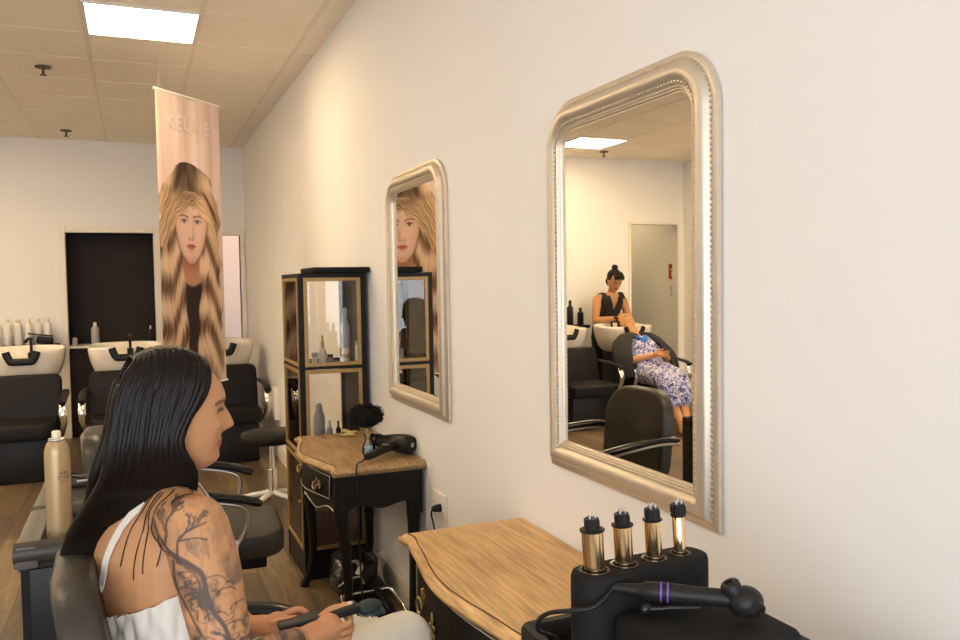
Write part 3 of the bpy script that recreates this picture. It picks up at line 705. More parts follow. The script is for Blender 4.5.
# ------------------------------------------------------------------ backwash units
def wash_unit(x, label, group=None, y=8.0):
    t = thing('wash_unit', label, 'hair washing unit', (x, y, 0), 0, group)
    n = 72; rings = []
    def sup(a, p=3.2):
        c, s = math.cos(a), math.sin(a); r = (abs(c)**p+abs(s)**p)**(-1/p); return c*r, s*r
    def notch(a):                                               # neck recess in the front edge
        da = abs((a+PI/2+PI) % (2*PI)-PI)                      # angular distance from -y
        xx = math.sin(da)*.32 if da < PI/2 else 1
        k = max(0, 1-(xx/.115)**2) if da < PI/2 else 0
        return .085*min(1, k*1.9)**.8
    prof = [(.30, .70, 0, 0), (.55, .705, 0, 0), (.72, .73, 0, 0), (.85, .79, 0, 0), (.94, .87, .3, 0), (.985, .94, .8, 0), (1.0, .975, 1, 0), (.995, .992, 1, 0), (.97, 1.0, 1, 0), (.935, .99, 1, 0), (.90, .95, .9, 0), (.84, .88, .4, 0), (.70, .82, 0, 0), (.3, .795, 0, 0)]
    for s, z, nk, _ in prof:
        ring = []
        for j in range(n):
            a = 2*PI*j/n; c, sn = sup(a)
            zz = z-notch(a)*nk + .02*max(0, sn)*nk
            ring.append((c*.315*s, sn*.25*s, zz))
        rings.append(ring)
    MB().rings(rings).build('basin', M['basin'], t, smooth=60)
    col = MB(); pts = []
    for i in range(25):
        xx = lerp(-.115, .115, i/24); k = max(0, 1-(xx/.115)**2); pts.append((xx, -.262+.008*abs(xx)/.115, 1.0-.085*min(1, k*1.9)**.8-.004))
    col.tube(pts, .019, 10, up=(0, 1, 0), flat=(1.6, .8)); col.build('neck_rest', M['black_plastic'], t, smooth=60)
    fa = MB(); fa.tube(smoothcurve([(.03, .17, .93), (.03, .17, 1.05), (.02, .12, 1.085), (0, .05, 1.06)], 5), .013, 10); fa.cyl((.03, .17, .9), (.03, .17, .96), .028); fa.ell((.03, .17, 1.075), (.018, .018, .018), u=10, v=8); fa.build('faucet', M['black_gloss'], t, smooth=60)
    MB().box2((-.15, -.10, .0), (.15, .20, .715), bev=.02).build('pedestal', M['black_plastic'], t)
    k = MB()
    cushion(k, .60, .44, .085, .06, lambda a, b, c: (a, -.345+c+(b)*.22, .585+b), .3); k.build('backrest', M['leather'], t, smooth=60)
    k = MB(); cushion(k, .56, .50, .12, .08, lambda a, b, c: (a, -.62+b, .40+c), .3); k.build('seat', M['leather'], t, smooth=60)
    MB().box2((-.25, -.80, .0), (.25, -.25, .345), bev=.02).build('seat_box', M['black_plastic'], t)
    for sx in (-1, 1):
        a_ = MB(); p = smoothcurve([(sx*.325, -.30, .655), (sx*.335, -.50, .65), (sx*.335, -.70, .635), (sx*.33, -.80, .61)], 4); a_.tube(p, .026, 10, flat=(1.2, .6)); ar = a_.build('armrest', M['black_plastic'], t, smooth=60)
        c_ = MB(); p = smoothcurve([(sx*.335, -.76, .605), (sx*.335, -.80, .52), (sx*.33, -.77, .43), (sx*.30, -.70, .34)], 6); c_.tube(p, .016, 10, flat=(1.8, .6)); c_.build('arm_bracket', M['chrome'], ar, smooth=60)
    return t
wash_unit(-2.015, 'cream washing basin with black chair below the shelf of white bottles')
U = [x for x in bpy.data.objects if x.name == 'wash_unit'][0]
copy_tree(U, (-1.21, 8.0, 0), 0, 'cream washing basin with black chair in front of the dark niche, behind the dark-haired head')
copy_tree(U, (-.42, 8.0, 0), 0, 'cream washing basin with black chair in front of the bright doorway, beside the stool')
copy_tree(U, (-3.15, 7.92, 0), 0, 'cream washing basin cut by the frame of the big mirror, its chair empty')
copy_tree(U, (-4.00, 7.92, 0), 0, 'cream washing basin under the head of the customer in the big mirror')
o = MB().box2((-.05, 7.10, .36), (-.001, 7.22, .64), bev=.006).build('pipe_box', M['white_plastic']); tag(o, 'small white box on the wall beside the washing chair near the stool', 'box')

# ------------------------------------------------------------------ shelf and bottles on the back wall
t = thing('wall_shelf', 'dark shelf on the back wall under the white bottles', 'shelf', (-2.36, 9.2, .975))
MB().box2((-.53, -.26, -.035), (.53, -.002, 0), bev=.003).build('shelf_board', M['black_matte'], t)
for xx in (-.45, .45): MB().box2((xx-.012, -.22, -.12), (xx+.012, -.002, -.036)).build('bracket', M['black_matte'], t, smooth=0)
for i, x in enumerate((-2.36, -2.275, -2.185, -2.095, -2.01, -1.93)):
    bottle('shampoo_bottle', x, 9.08, .976, [(.032, 0), (.034, .004), (.034, .19), (.030, .205), (.016, .215)], 'white_plastic', 'white shampoo bottle in the row on the back wall shelf', 'bottle', 'white bottles in a row on the back wall shelf', cap=[(.016, .215), (.017, .217), (.017, .25), (.014, .253)], capmat='cream_bottle', n=16)
t = thing('hair_clipper_case', 'black open case lying on the shelf end in front of the white bottles', 'case', (-1.95, 8.985, .976), .1)
MB().box((0, 0, .04), (.15, .09, .07), Matrix.Rotation(.15, 3, 'Y'), bev=.012).build('case_body', M['black_plastic'], t)
MB().box((-.035, 0, .097), (.22, .06, .012), Matrix.Rotation(.16, 3, 'Y'), bev=.004).build('case_lid', M['black_plastic'], t)
t = thing('wall_shelf', 'dark shelf reflected at the edge of the big mirror behind the washing basins', 'shelf', (-3.45, 8.65, .99))
MB().box2((-.42, -.24, -.035), (.42, -.002, 0), bev=.003).build('shelf_board', M['black_matte'], t)
for xx in (-.35, .35): MB().box2((xx-.012, -.2, -.12), (xx+.012, -.002, -.036)).build('bracket', M['black_matte'], t, smooth=0)
for x, hh, lab in ((-3.66, .29, 'tall dark bottle at the reflected far end of the shelf'), (-3.80, .20, 'short dark bottle at the reflected far end of the shelf')):
    bottle('product_bottle', x, 8.52, .991, [(.035, 0), (.038, .004), (.038, hh*.7), (.02, hh*.8)], 'black_plastic', lab, cap=[(.018, hh*.8), (.018, hh), (.012, hh+.005)], capmat='black_plastic')
bottle('product_bottle', -1.515, 9.30, .9345, [(.036, 0), (.038, .004), (.038, .165), (.034, .18), (.018, .19)], 'grey_bottle', 'taller grey bottle on the niche sill', cap=[(.016, .19), (.016, .23), (.012, .233)], capmat='white_plastic')
bottle('small_bottle', -1.705, 9.27, .9345, [(.024, 0), (.025, .003), (.025, .07), (.012, .085)], 'grey_bottle', 'small bottle at the frame end of the niche sill', cap=[(.009, .085), (.009, .12), (.007, .122)], capmat='black_plastic')
bottle('small_bottle', -.985, 9.27, .9345, [(.02, 0), (.021, .003), (.021, .13), (.012, .145)], 'black_plastic', 'thin dark bottle at the banner end of the niche sill', cap=[(.009, .145), (.009, .18), (.007, .182)], capmat='white_plastic')
# behind the doorway and the corridor opening
t = thing('hanging_coats', 'dark brown coats hanging inside the bright doorway', 'coats', (-.27, 10.45, -.12))
k = MB()
for i, (dx, r, z0, z1) in enumerate(((-.08, .05, .55, 1.5), (.02, .06, .5, 1.46), (-.02, .05, .45, 1.52))):
    k.tube([(dx, .02*i, z1), (dx, .02*i, z1-.08), (dx+.01, .02*i, (z0+z1)/2), (dx, .02*i, z0)], [.02, r, r*1.2, r*1.3], 12)
k.build('coat_cloth', M['terracotta'], t, smooth=60)
r_ = MB(); r_.cyl((-.02, .02, .12), (-.02, .02, 1.60), .014); r_.cyl((-.09, .02, 1.52), (.05, .02, 1.52), .010); r_.lathe([(.16, .12), (.16, .14), (.03, .16)], c=(-.02, .02, 0)); r_.build('coat_stand', M['black_plastic'], t)
o = MB().box2((-.19, 11.17, 1.81), (-.10, 11.199, 1.89), bev=.003).build('safety_sign', M['red']); tag(o, 'small red sign inside the bright doorway beside the banner', 'sign')
t = thing('safety_sign', 'red safety sign inside the corridor opening in the big mirror', 'sign', (-5.399, 8.87, 1.62))
MB().box2((0, -.085, -.10), (.008, .085, .10)).build('sign_plate', M['red'], t, smooth=0)
s = MB(); s.box2((.0085, -.05, .02), (.010, .05, .035)); s.box2((.0085, -.02, -.07), (.010, .02, 0)); s.build('sign_mark', M['white_plastic'], t, smooth=0)
t = thing('light_switch', 'grey light switch under the red sign in the corridor', 'switch', (-5.399, 8.87, 1.36))
MB().box2((0, -.045, -.06), (.010, .045, .06), bev=.003).build('switch_plate', M['grey_bottle'], t); MB().box2((.0101, -.02, -.03), (.014, .02, .03)).build('rocker', M['white_plastic'], t)

# ------------------------------------------------------------------ trolleys
def wheel(t, x, y):
    MB().tube([(x-.012, y, .026), (x+.012, y, .026)], .026, 14).cyl((x, y, .045), (x, y, .09), .007, n=8).build('caster', M['black_plastic'], t)
t = thing('salon_trolley', 'black trolley with rounded rails carrying the tall spray can', 'trolley', (-1.395, 2.065, 0))
W_, D_, H_ = .37, .74, .905
MB().box2((.012, .012, .09), (W_-.012, D_-.012, H_-.03), bev=.006).build('trolley_body', M['black_matte'], t)
for i in range(3): MB().box2((.03, .0, .15+.25*i), (W_-.03, .013, .38+.25*i), bev=.004).build('trolley_drawer', M['black_plastic'], t)
MB().box2((.01, .01, H_-.03), (W_-.01, D_-.01, H_)).build('tray_floor', M['black_plastic'], t, smooth=0)
r_ = MB()
r_.box2((0, 0, H_-.025), (.052, D_, H_+.028), bev=.008); r_.box2((W_-.052, 0, H_-.025), (W_, D_, H_+.028), bev=.008)
r_.build('side_rail', pb('grey_brown_laminate', (.10, .085, .07), .45, noise=.2, nscale=12), t)
for y in (.022, .36, D_-.022): MB().tube([(.0, y, H_+.008), (W_, y, H_+.008)], .026, 16).build('cross_rail', M['worn_leather'], t, smooth=60)
for a in (.05, W_-.05):
    for b2 in (.06, D_-.06): wheel(t, a, b2)
def spray_can(x, y, z):
    t = thing('spray_can', 'tall beige hair spray can standing on the trolley behind the woman', 'spray can', (x, y, z), math.radians(2))
    MB().lathe([(.025, 0), (.0275, .002), (.028, .006), (.028, .211), (.0268, .226), (.022, .240), (.017, .247)], n=36).build('can_body', M['gold_can'], t, smooth=40)
    MB().lathe([(.0175, .246), (.0185, .249), (.0175, .252), (.008, .254)], n=24).build('valve_rim', M['steel'], t)
    MB().lathe([(.008, .252), (.010, .255), (.010, .266), (.008, .270)], n=16).build('nozzle', M['cream_bottle'], t)
    def wrap(name, txt, size, z, ang, sp=1.):
        o = text_mesh(name, txt, size, M['label_ink'], t, Matrix.Identity(4), .0002, sp)
        R = .0283
        for v in o.data.vertices:
            a = ang+v.co.x/R; rr = R+v.co.z; h = v.co.y
            v.co = (rr*math.sin(a), -rr*math.cos(a), z+h)
    wrap('lettering', 'FREE', .0105, .172, .50, 1.05); wrap('lettering', 'STYLE', .0105, .1615, .50, 1.0); wrap('lettering', 'KEUNE', .0065, .026, .55, 1.5)
    wrap('lettering', '_____', .004, .186, .50, 1.3); wrap('lettering', 'strong hold', .0035, .153, .5, 1.); wrap('lettering', 'III', .007, .030, -.88, .8)
spray_can(-1.307, 2.165, .9055)
hair_clip(-1.275, 2.125, .9057, .2, 'yellow hair clip at the foot of the tall spray can', s=1.0)
hair_clip(-1.225, 2.150, .9057, .9, 'yellow hair clip leaning by the front rail of the trolley', s=.9)
for i, (x, y, r2, mt, lab) in enumerate(((-1.27, 2.52, .3, 'yellow', 'large yellow clip in the rear tray of the trolley'), (-1.23, 2.60, .0, 'red', 'red clip in the rear tray of the trolley'), (-1.17, 2.62, 1.0, 'yellow', 'yellow clip beside the red clip on the trolley'), (-1.215, 2.49, .5, 'white_plastic', 'white clip in the rear tray of the trolley'))):
    hair_clip(x, y, .9057, r2, lab, None, mt, 1.3)
for i, (pts, lab) in enumerate(((((-1.385, 2.78, .945), (-1.33, 2.70, .955), (-1.24, 2.71, .935), (-1.12, 2.76, .94)), 'thin black cord lying across the rear rail of the trolley'), (((-1.30, 2.68, .94), (-1.2, 2.63, .955), (-1.1, 2.68, .95), (-1.05, 2.74, .94)), 'thin grey cord looping over the rear tray of the trolley'))):
    o = MB().tube(smoothcurve(pts, 8), .0035, 6).build('loose_cord', M['black_plastic'] if i == 0 else M['grey_bottle']); tag(o, lab, 'cord')
# trolley near the camera with the curling set
t = thing('salon_trolley', 'black tray trolley in front of the commode carrying the curling set', 'trolley', (-.375, .885, 0))
W_, D_ = .385, .60; H_ = .955
o_ = MB(); rings = []
for gr, z in ((-.03, H_-.075), (-.004, H_-.07), (.0, H_-.06), (0, H_-.006), (-.004, H_), (-.018, H_), (-.022, H_-.004), (-.026, H_-.032), (-.034, H_-.036)):
    rings.append([(a, b, z) for a, b in rrect(W_+2*gr, D_+2*gr, max(.012, .022+gr))])
o_.rings(rings); o_.build('tray', M['black_plastic'], t, smooth=40)
MB().box2((-W_/2+.02, -D_/2+.02, .10), (W_/2-.02, D_/2-.02, H_-.076), bev=.008).build('trolley_body', M['black_matte'], t)
for i in range(3): MB().box2((-W_/2+.03, -D_/2+.008, .14+.25*i), (W_/2-.03, -D_/2+.021, .36+.25*i), bev=.004).build('trolley_drawer', M['black_plastic'], t)
for a in (-.14, .14):
    for b2 in (-.24, .24): wheel(t, a, b2)
HZ0, HZ1 = H_-.0355, 1.097
hc = Vector((-.450, 1.000, 0)); ang = math.radians(2.8); dv = Vector((math.cos(ang), math.sin(ang), 0))
BAR = [(-.082, .0155), (-.030, .0135), (.024, .0120), (.072, .0092)]
def stadium(hl, r, n=12):
    return [(hl+r*math.cos(-PI/2+PI*i/n), r*math.sin(-PI/2+PI*i/n)) for i in range(n+1)] + [(-hl+r*math.cos(PI/2+PI*i/n), r*math.sin(PI/2+PI*i/n)) for i in range(n+1)]
t = thing('curler_stand', 'matte black rounded stand holding four gold curling barrels', 'stand', (hc.x, hc.y, HZ0), ang)
st = MB(); st.rings([[(a, b, z) for a, b in stadium(.082, .034+g)] for g, z in ((-.002, 0), (0, .004), (0, HZ1-HZ0-.008), (-.002, HZ1-HZ0-.002), (-.006, HZ1-HZ0), (-.0335, HZ1-HZ0))]); st.build('stand_body', M['black_matte'], t, smooth=40)
for px, r in BAR: MB().lathe([(r+.0075, -.001), (r+.0075, .0012), (r+.003, .0016), (r+.003, -.0005)], c=(px, 0, HZ1-HZ0), n=24).build('socket_ring', M['black_gloss'], t)
for i, (px, r) in enumerate(BAR):
    p = hc+dv*px; lab = ('widest gold curling barrel, at the commode end of the stand', 'second widest gold curling barrel in the black stand', 'second thinnest gold curling barrel in the black stand', 'thinnest gold curling barrel, at the end of the stand away from the commode')[i]
    t = thing('curling_barrel', lab, 'curling barrel', (p.x, p.y, HZ1+.0005), ang)
    t.rotation_euler = (0, math.radians(-3.2), ang)
    L = .057
    MB().lathe([(r*.97, .0), (r, .003), (r, L), (r*.92, L+.001)], n=32).build('barrel_tube', M['gold'], t, smooth=40)
    MB().lathe([(r+.001, L), (r+.0026, L+.001), (r+.0026, L+.0025), (r+.001, L+.003)], n=28).build('flange', M['black_plastic'], t)
    c_ = MB(); c_.lathe([(.0105, L+.003), (.0105, L+.018), (.0095, L+.019)], n=20)
    for q in range(6): c_.box((.0102*math.cos(q*PI/3), .0102*math.sin(q*PI/3), L+.011), (.003, .0035, .012))
    c_.build('connector', M['black_plastic'], t, smooth=30)
    pn = MB()
    for q in ((-.0045, -.003), (.0045, -.003), (-.0015, .004), (.004, .004)): pn.cyl((q[0], q[1], L+.018), (q[0], q[1], L+.0255), .0013, n=8)
    pn.build('contact_pins', M['steel'], t)
# the wand handle resting on a low black box in the tray
t = thing('curling_wand_handle', 'black curling wand handle with purple rings lying in front of the stand', 'curling wand', (0, 0, 0))
a = Vector((-.490, .936, 1.082)); b = Vector((-.392, .862, 1.079)); d = (b-a).normalized()
rot = Vector((0, 0, 1)).rotation_difference(d).to_matrix(); L = (b-a).length
MB().lathe([(.0055, -.042), (.0065, -.036), (.0085, -.010), (.0095, -.002), (.0125, .002), (.0130, .02), (.0128, .05), (.0122, .08), (.0120, L)], c=a, n=28, rot=rot).build('grip', M['black_plastic'], t, smooth=50)
for q in (.024, .033): MB().lathe([(.0128, q-.0014), (.0139, q-.001), (.0139, q+.001), (.0128, q+.0014)], c=a, n=28, rot=rot).build('purple_ring', M['purple'], t)
hd = MB(); hc2 = b+d*.012+Vector((0, 0, -.002))
hd.ell(hc2, (.025, .022, .021), u=24, v=16); hd.lathe([(.012, .0), (.0135, .006), (.0135, .020), (.011, .023), (.006, .0235), (.0055, .020)], c=hc2+Vector((-.010, .006, .006)), n=24, rot=Matrix.Rotation(-.45, 3, 'Y') @ Matrix.Rotation(-.2, 3, 'X'))
hd.lathe([(.012, .0), (.013, .016), (.011, .025), (.007, .0255), (.006, .021)], c=hc2, n=20, rot=Vector((0, 0, 1)).rotation_difference(Vector((.10, -.95, -.25)).normalized()).to_matrix())
hd.build('barrel_lock', M['black_plastic'], t, smooth=50)
cl = MB(); s0 = Vector((-.497, .918, 1.063)); cl.ell(s0, (.010, .006, .009), u=12, v=8); cl.tube([s0, s0.lerp(Vector((-.437, .880, 1.071)), .5), Vector((-.437, .880, 1.069))], [.004, .0035, .002], 8); cl.build('clamp_lever', M['black_gloss'], t, smooth=60)
MB().tube(smoothcurve([a-d*.040, Vector((-.556, .954, 1.064)), Vector((-.584, .968, 1.058)), Vector((-.602, 1.00, 1.046)), Vector((-.600, 1.04, 1.02)), Vector((-.580, 1.08, .985)), Vector((-.545, 1.095, .962)), Vector((-.53, 1.09, .94)), Vector((-.52, 1.07, .924))], 8), .0034, 8).build('cord', M['black_plastic'], t, smooth=80)
# the low black case the handle rests on
o = MB().box2((-.53, .80, H_-.0352), (-.33, .955, 1.051), bev=.014).build('tool_case', M['black_matte']); tag(o, 'low matte black case in the tray under the curling wand handle', 'case')

# ------------------------------------------------------------------ on the floor under the dressing table
def lumpy(name, c, r, label, cat, seed, mat, parts=None):
    m_ = MB(); rnd = random.Random(seed)
    bm = m_.bm; rr = bmesh.ops.create_icosphere(bm, subdivisions=4, radius=1)
    ph = [(rnd.uniform(2, 7), rnd.uniform(0, 6.28), Vector((rnd.uniform(-1, 1), rnd.uniform(-1, 1), rnd.uniform(-1, 1))).normalized()) for _ in range(9)]
    for v in rr['verts']:
        p = v.co.copy(); k = 1+sum(.045*math.sin(f*p.dot(d)*1.6+o) for f, o, d in ph)
        sq = max(abs(p.x), abs(p.y), abs(p.z))**.5
        v.co = Vector((p.x*r[0], p.y*r[1], p.z*r[2]))*k/sq*.9
    zmin = min(v.co.z for v in bm.verts)
    for v in bm.verts:
        v.co.z = max(v.co.z, zmin*.86)
    zmin = min(v.co.z for v in bm.verts)
    for v in bm.verts: v.co += Vector((c[0], c[1], c[2]-zmin))
    o = m_.build(name, M[mat], smooth=60); tag(o, label, cat); return o
BAG = lumpy('tote_bag', (-.185, 3.84, .0), (.125, .15, .12), 'shiny black bag slumped on the floor under the dressing table', 'bag', 4, 'bag')
s = MB()
for pts in (((-.30, 3.72, .17), (-.27, 3.685, .21), (-.22, 3.69, .222), (-.19, 3.70, .19), (-.21, 3.685, .16)),):
    s.tube(smoothcurve(pts, 6), .012, 8, flat=(1.3, .35))
s.build('strap', M['grey_bottle'], BAG, smooth=60)
s = MB().tube(smoothcurve(((-.29, 3.71, .11), (-.25, 3.69, .14), (-.20, 3.69, .145), (-.18, 3.695, .11)), 6), .012, 8, flat=(1.3, .35)); s.build('strap', M['grey_bottle'], BAG, smooth=60)
t = thing('footrest', 'black footrest with bent chrome rail on the floor before the bag', 'footrest', (-.20, 3.43, 0))
MB().tube(smoothcurve([(-.13, -.11, .008), (-.135, -.09, .10), (-.12, .085, .12), (-.10, .11, .125), (.06, .12, .125), (.10, .11, .125), (.115, .08, .12), (.115, -.10, .10), (.11, -.12, .008)], 6), .009, 10).build('rail', M['chrome'], t, smooth=60)
MB().box((-.03, .0, .055), (.17, .17, .07), Matrix.Rotation(.1, 3, 'X'), bev=.006).box((-.03, 0, .012), (.19, .19, .024), bev=.004).build('footplate', M['black_matte'], t)
MB().tube([(.045, .118, .128), (.075, .02, .09), (.09, -.09, .012)], .012, 8, flat=(1.5, .5)).build('strap', M['black_plastic'], t)
# black trolley seen only at the edge of the big mirror
t = thing('tool_cart', 'black slab-sided cart at the glass edge of the big mirror', 'cart', (-2.33, 4.25, 0), .3)
MB().box2((-.16, -.16, .06), (.16, .16, .60), bev=.008).build('cart_body', M['black_matte'], t)
MB().box2((-.163, -.163, .56), (.163, .163, .568)).build('trim_strip', M['chrome'], t, smooth=0)
for a in (-.12, .12):
    for b2 in (-.12, .12): wheel(t, a, b2)

# ------------------------------------------------------------------ hanging banner with a printed hair portrait
def vnoise(x, y, s):
    xi = np.floor(x).astype(int); yi = np.floor(y).astype(int); fx = x-xi; fy = y-yi
    def h(a, b): return np.modf(np.abs(np.sin(a*127.1+b*311.7+s*74.7)*43758.5453))[0]
    u = fx*fx*(3-2*fx); v = fy*fy*(3-2*fy)
    return (h(xi, yi)*(1-u)+h(xi+1, yi)*u)*(1-v) + (h(xi, yi+1)*(1-u)+h(xi+1, yi+1)*u)*v
def sst(a, b, x):
    t = np.clip((x-a)/(b-a), 0, 1); return t*t*(3-2*t)
def srgb(c): 
    c = np.asarray(c, float)/255.; return np.where(c <= .04045, c/12.92, ((c+.055)/1.055)**2.4)
BW, BZ0, BZ1 = .655, .815, 2.85
def portrait(u, z):
    """print colours; u across 0..1, z world height"""
    x = u*BW; C = np.zeros(u.shape+(3,))
    def mix(col, m):
        C[...] = C*(1-m[..., None])+srgb(col)*m[..., None]
    C[...] = srgb((234, 208, 192))
    fold = .5+.5*np.sin(u*34+1.2*np.sin(z*2)) ; mix((219, 188, 170), .45*sst(.6, .95, fold)*sst(2.1, 2.4, z)); mix((245, 226, 214), .5*sst(.7, 1, .5+.5*np.sin(u*21+2)))
    cx = .46*BW; fx, fz = .475*BW, 1.93                        # face centre
    # hair silhouette: cap then long waves to both sides, spreading downward
    dx = (x-cx)
    halfw = np.interp(z, [.8, 1.2, 1.5, 1.75, 1.95, 2.1, 2.18, 2.25, 2.31, 2.355, 2.385, 2.398], [.325, .32, .318, .315, .315, .305, .275, .235, .185, .125, .065, .0])
    halfw = halfw+.018*np.sin(z*19+np.sign(dx)*1.1)+.012*np.sin(z*41+2*np.sign(dx))
    hair = sst(-.012, .012, halfw-np.abs(dx))*(z < 2.395)
    wave = np.sin(z*16+np.sign(dx)*.8+dx*6)*.022+np.sin(z*9.5+2)*.014*np.sign(dx)
    strand = vnoise((x+wave)*95, z*5, 1)*.55+vnoise((x+wave)*240, z*9, 2)*.45
    lightband = .5+.5*np.sin((z+np.abs(dx)*1.1)*21+np.sign(dx)*1.3+np.sin(dx*26)*1.1)
    tone = np.clip(.55*strand+.55*lightband-.05, 0, 1)
    tone = sst(.12, .88, tone); hc = srgb((104, 70, 46))*(1-tone[..., None])+srgb((236, 202, 166))*tone[..., None]
    root = sst(2.02, 2.24, z)*sst(.22, .06, np.abs(dx+.01)*(1+1.5*np.clip(2.3-z, 0, 1)))
    hc = hc*(1-.85*root[..., None])+srgb((66, 46, 36))*.85*root[..., None]
    C[...] = C*(1-hair[..., None])+hc*hair[..., None]
    mix((215, 178, 150), .35*sst(1.2, .85, z)*hair)
    # neck and dark dress between the two falls of hair
    gap = np.interp(z, [.8, 1.0, 1.25, 1.5, 1.68], [.03, .045, .060, .085, .085]); gx = np.interp(z, [.8, 1.1, 1.5, 1.7], [.315, .315, .325, .315])
    gapm = sst(-.012, .012, gap-np.abs(x-gx-.008*np.sin(z*22)))*(z < 1.74)
    mix((196, 142, 112), gapm*sst(1.505, 1.53, z)); mix((172, 116, 88), gapm*sst(1.60, 1.67, z)); mix((52, 40, 38), gapm*sst(1.535, 1.505, z-.03*((x-gx)/.085)**2))
    mix((92, 66, 50), gapm*sst(.5, .8, vnoise((x+wave)*60, z*5, 9))*sst(1.2, .95, z))
    # face
    q = (z-fz); w = np.interp(q, [-.255, -.235, -.19, -.12, 0, .10, .20, .26], [.0, .05, .092, .125, .155, .158, .14, .06])
    face = sst(-.010, .010, w-np.abs(x-fx-.006))*(q > -.25)*(q < .26)
    sk = srgb((236, 198, 176))
    C[...] = C*(1-face[..., None])+sk*face[..., None]
    mix((214, 166, 138), face*.55*sst(.35, 1.0, np.abs(x-fx-.006)/np.maximum(w, .02)))
    mix((206, 156, 128), face*.6*sst(-.17, -.245, q))
    mix((244, 214, 194), face*.6*np.exp(-((x-fx+.01)/.03)**2-((q+.02)/.06)**2))
    for sx in (-1, 1):                                           # eyes, lids, brows
        ex = fx+.006+sx*.070; ez = fz+.047
        mix((170, 120, 96), face*.55*np.exp(-((x-ex)/.036)**2-((z-ez-.012)/.020)**2))
        eye = sst(1.1, .85, ((x-ex)/.031)**2+((z-ez)/.0125)**2)
        mix((232, 222, 214), eye); mix((104, 108, 104), sst(1.2, .8, ((x-ex)/.0125)**2+((z-ez)/.0125)**2)*eye); mix((24, 18, 16), sst(1.2, .8, ((x-ex)/.006)**2+((z-ez)/.006)**2)*eye)
        lid = sst(.006, .002, np.abs(z-ez-.0115+9*(x-ex)**2))*(np.abs(x-ex) < .036); mix((52, 36, 30), lid)
        low = sst(.004, .001, np.abs(z-ez+.011-7*(x-ex)**2))*(np.abs(x-ex) < .032); mix((120, 84, 68), .7*low)
        brow = sst(.011, .004, np.abs(z-ez-.043+5*(x-ex-sx*.008)**2))*(np.abs(x-ex) < .046); mix((128, 92, 66), .85*brow)
    nx = fx+.010
    mix((200, 150, 124), face*.55*np.exp(-((x-nx-.022)/.012)**2)*sst(.05, -.03, q)*sst(-.105, -.06, q))
    mix((186, 132, 108), face*.7*np.exp(-((np.abs(x-nx)-.022)/.010)**2-((q+.072)/.012)**2)); mix((150, 98, 80), face*.8*np.exp(-((np.abs(x-nx)-.012)/.007)**2-((q+.080)/.005)**2))
    lx = fx+.006; lw = np.abs(x-lx); lz = fz-.128
    up = (lw < .052)*sst(.0, .004, (z-lz)+.001)*sst(.004, .0, (z-lz)-.017*(1-(lw/.054)**2)+.004*np.exp(-(lw/.008)**2)); mix((196, 112, 100), face*up)
    lo = (lw < .050)*sst(.0, -.004, (z-lz)-.001)*sst(-.004, .0, (z-lz)+.023*(1-(lw/.052)**2)); mix((212, 130, 116), face*lo)
    mix((128, 64, 58), face*(lw < .052)*sst(.0035, .001, np.abs(z-lz+.003*np.cos(lw*70))))
    mix((210, 160, 134), face*.5*np.exp(-(lw/.04)**2-((z-lz+.034)/.008)**2))
    # fringe swept across the brow, curls over the cheeks
    part = fx+.028; sweep = (x-part)*1.0; top_ = sst(.30, .22, q)
    lim1 = .150-.25*np.clip(part-x, 0, .3)-2.6*np.clip(part-x, 0, .30)**2+.012*np.sin(x*62+1)+.006*np.sin(x*130)
    lim2 = .150-.40*np.clip(x-part, 0, .3)-3.6*np.clip(x-part, 0, .3)**2+.010*np.sin(x*70)
    fr1 = sst(-.006, .012, q-lim1)*(x < part)*top_; fr2 = sst(-.006, .012, q-lim2)*(x >= part)*top_
    f2 = np.clip(fr1+fr2, 0, 1)*(np.abs(dx) < halfw)
    ang_ = q+sweep**2*3.2+np.abs(sweep)*.25+.012*np.sin(sweep*60+q*20)
    tn = np.clip(.6*vnoise(ang_*130, sweep*7, 4)+.5*vnoise(ang_*48, sweep*5, 5), 0, 1)
    tn = sst(.15, .85, tn); fc = srgb((104, 72, 48))*(1-tn[..., None])+srgb((230, 194, 152))*tn[..., None]
    fc = fc*(1-.8*root[..., None])+srgb((66, 46, 36))*.8*root[..., None]
    C[...] = C*(1-f2[..., None])+fc*f2[..., None]
    edge = sst(.022, .004, np.abs(w+.004-np.abs(x-fx-.006)))*(q < .12)*(q > -.24); mix((112, 76, 54), .55*edge*(1-f2))
    return np.clip(C, 0, 1)*np.array((.80, .79, .80))
BA = Vector((-.969, 5.675, 0)); bang = math.radians(45.5)
BS = .955
t = thing('hanging_banner', 'tall narrow fabric banner printed with a long-haired blonde portrait hanging from the ceiling', 'banner', BA, bang); t.scale = (BS,)*3; t.location.z = 1.51*(1-BS)
nu, nv = 150, 440
uu, vv = np.meshgrid(np.linspace(0, 1, nu+1), np.linspace(0, 1, nv+1)); zz = BZ0+(BZ1-BZ0)*vv
rip = .006*np.sin(uu*9+.6)*(1-.2*vv)+.004*np.sin(uu*17+vv*2)
cols = portrait(uu, zz)
me = bpy.data.meshes.new('banner_print')
V = np.stack([uu*BW, -rip, zz], -1).reshape(-1, 3); idx = np.arange((nu+1)*(nv+1)).reshape(nv+1, nu+1)
F = np.stack([idx[:-1, :-1], idx[:-1, 1:], idx[1:, 1:], idx[1:, :-1]], -1).reshape(-1, 4)
me.from_pydata(V.tolist(), [], F.tolist())
ca = me.color_attributes.new('Col', 'FLOAT_COLOR', 'POINT')
ca.data.foreach_set('color', np.concatenate([cols.reshape(-1, 3), np.ones((V.shape[0], 1))], 1).ravel())
me.materials.append(vcol_mat('banner_fabric', .8, .2, bscale=300))
me.polygons.foreach_set('use_smooth', [True]*len(me.polygons))
o = bpy.data.objects.new('banner_print', me); COL.objects.link(o); o.parent = t
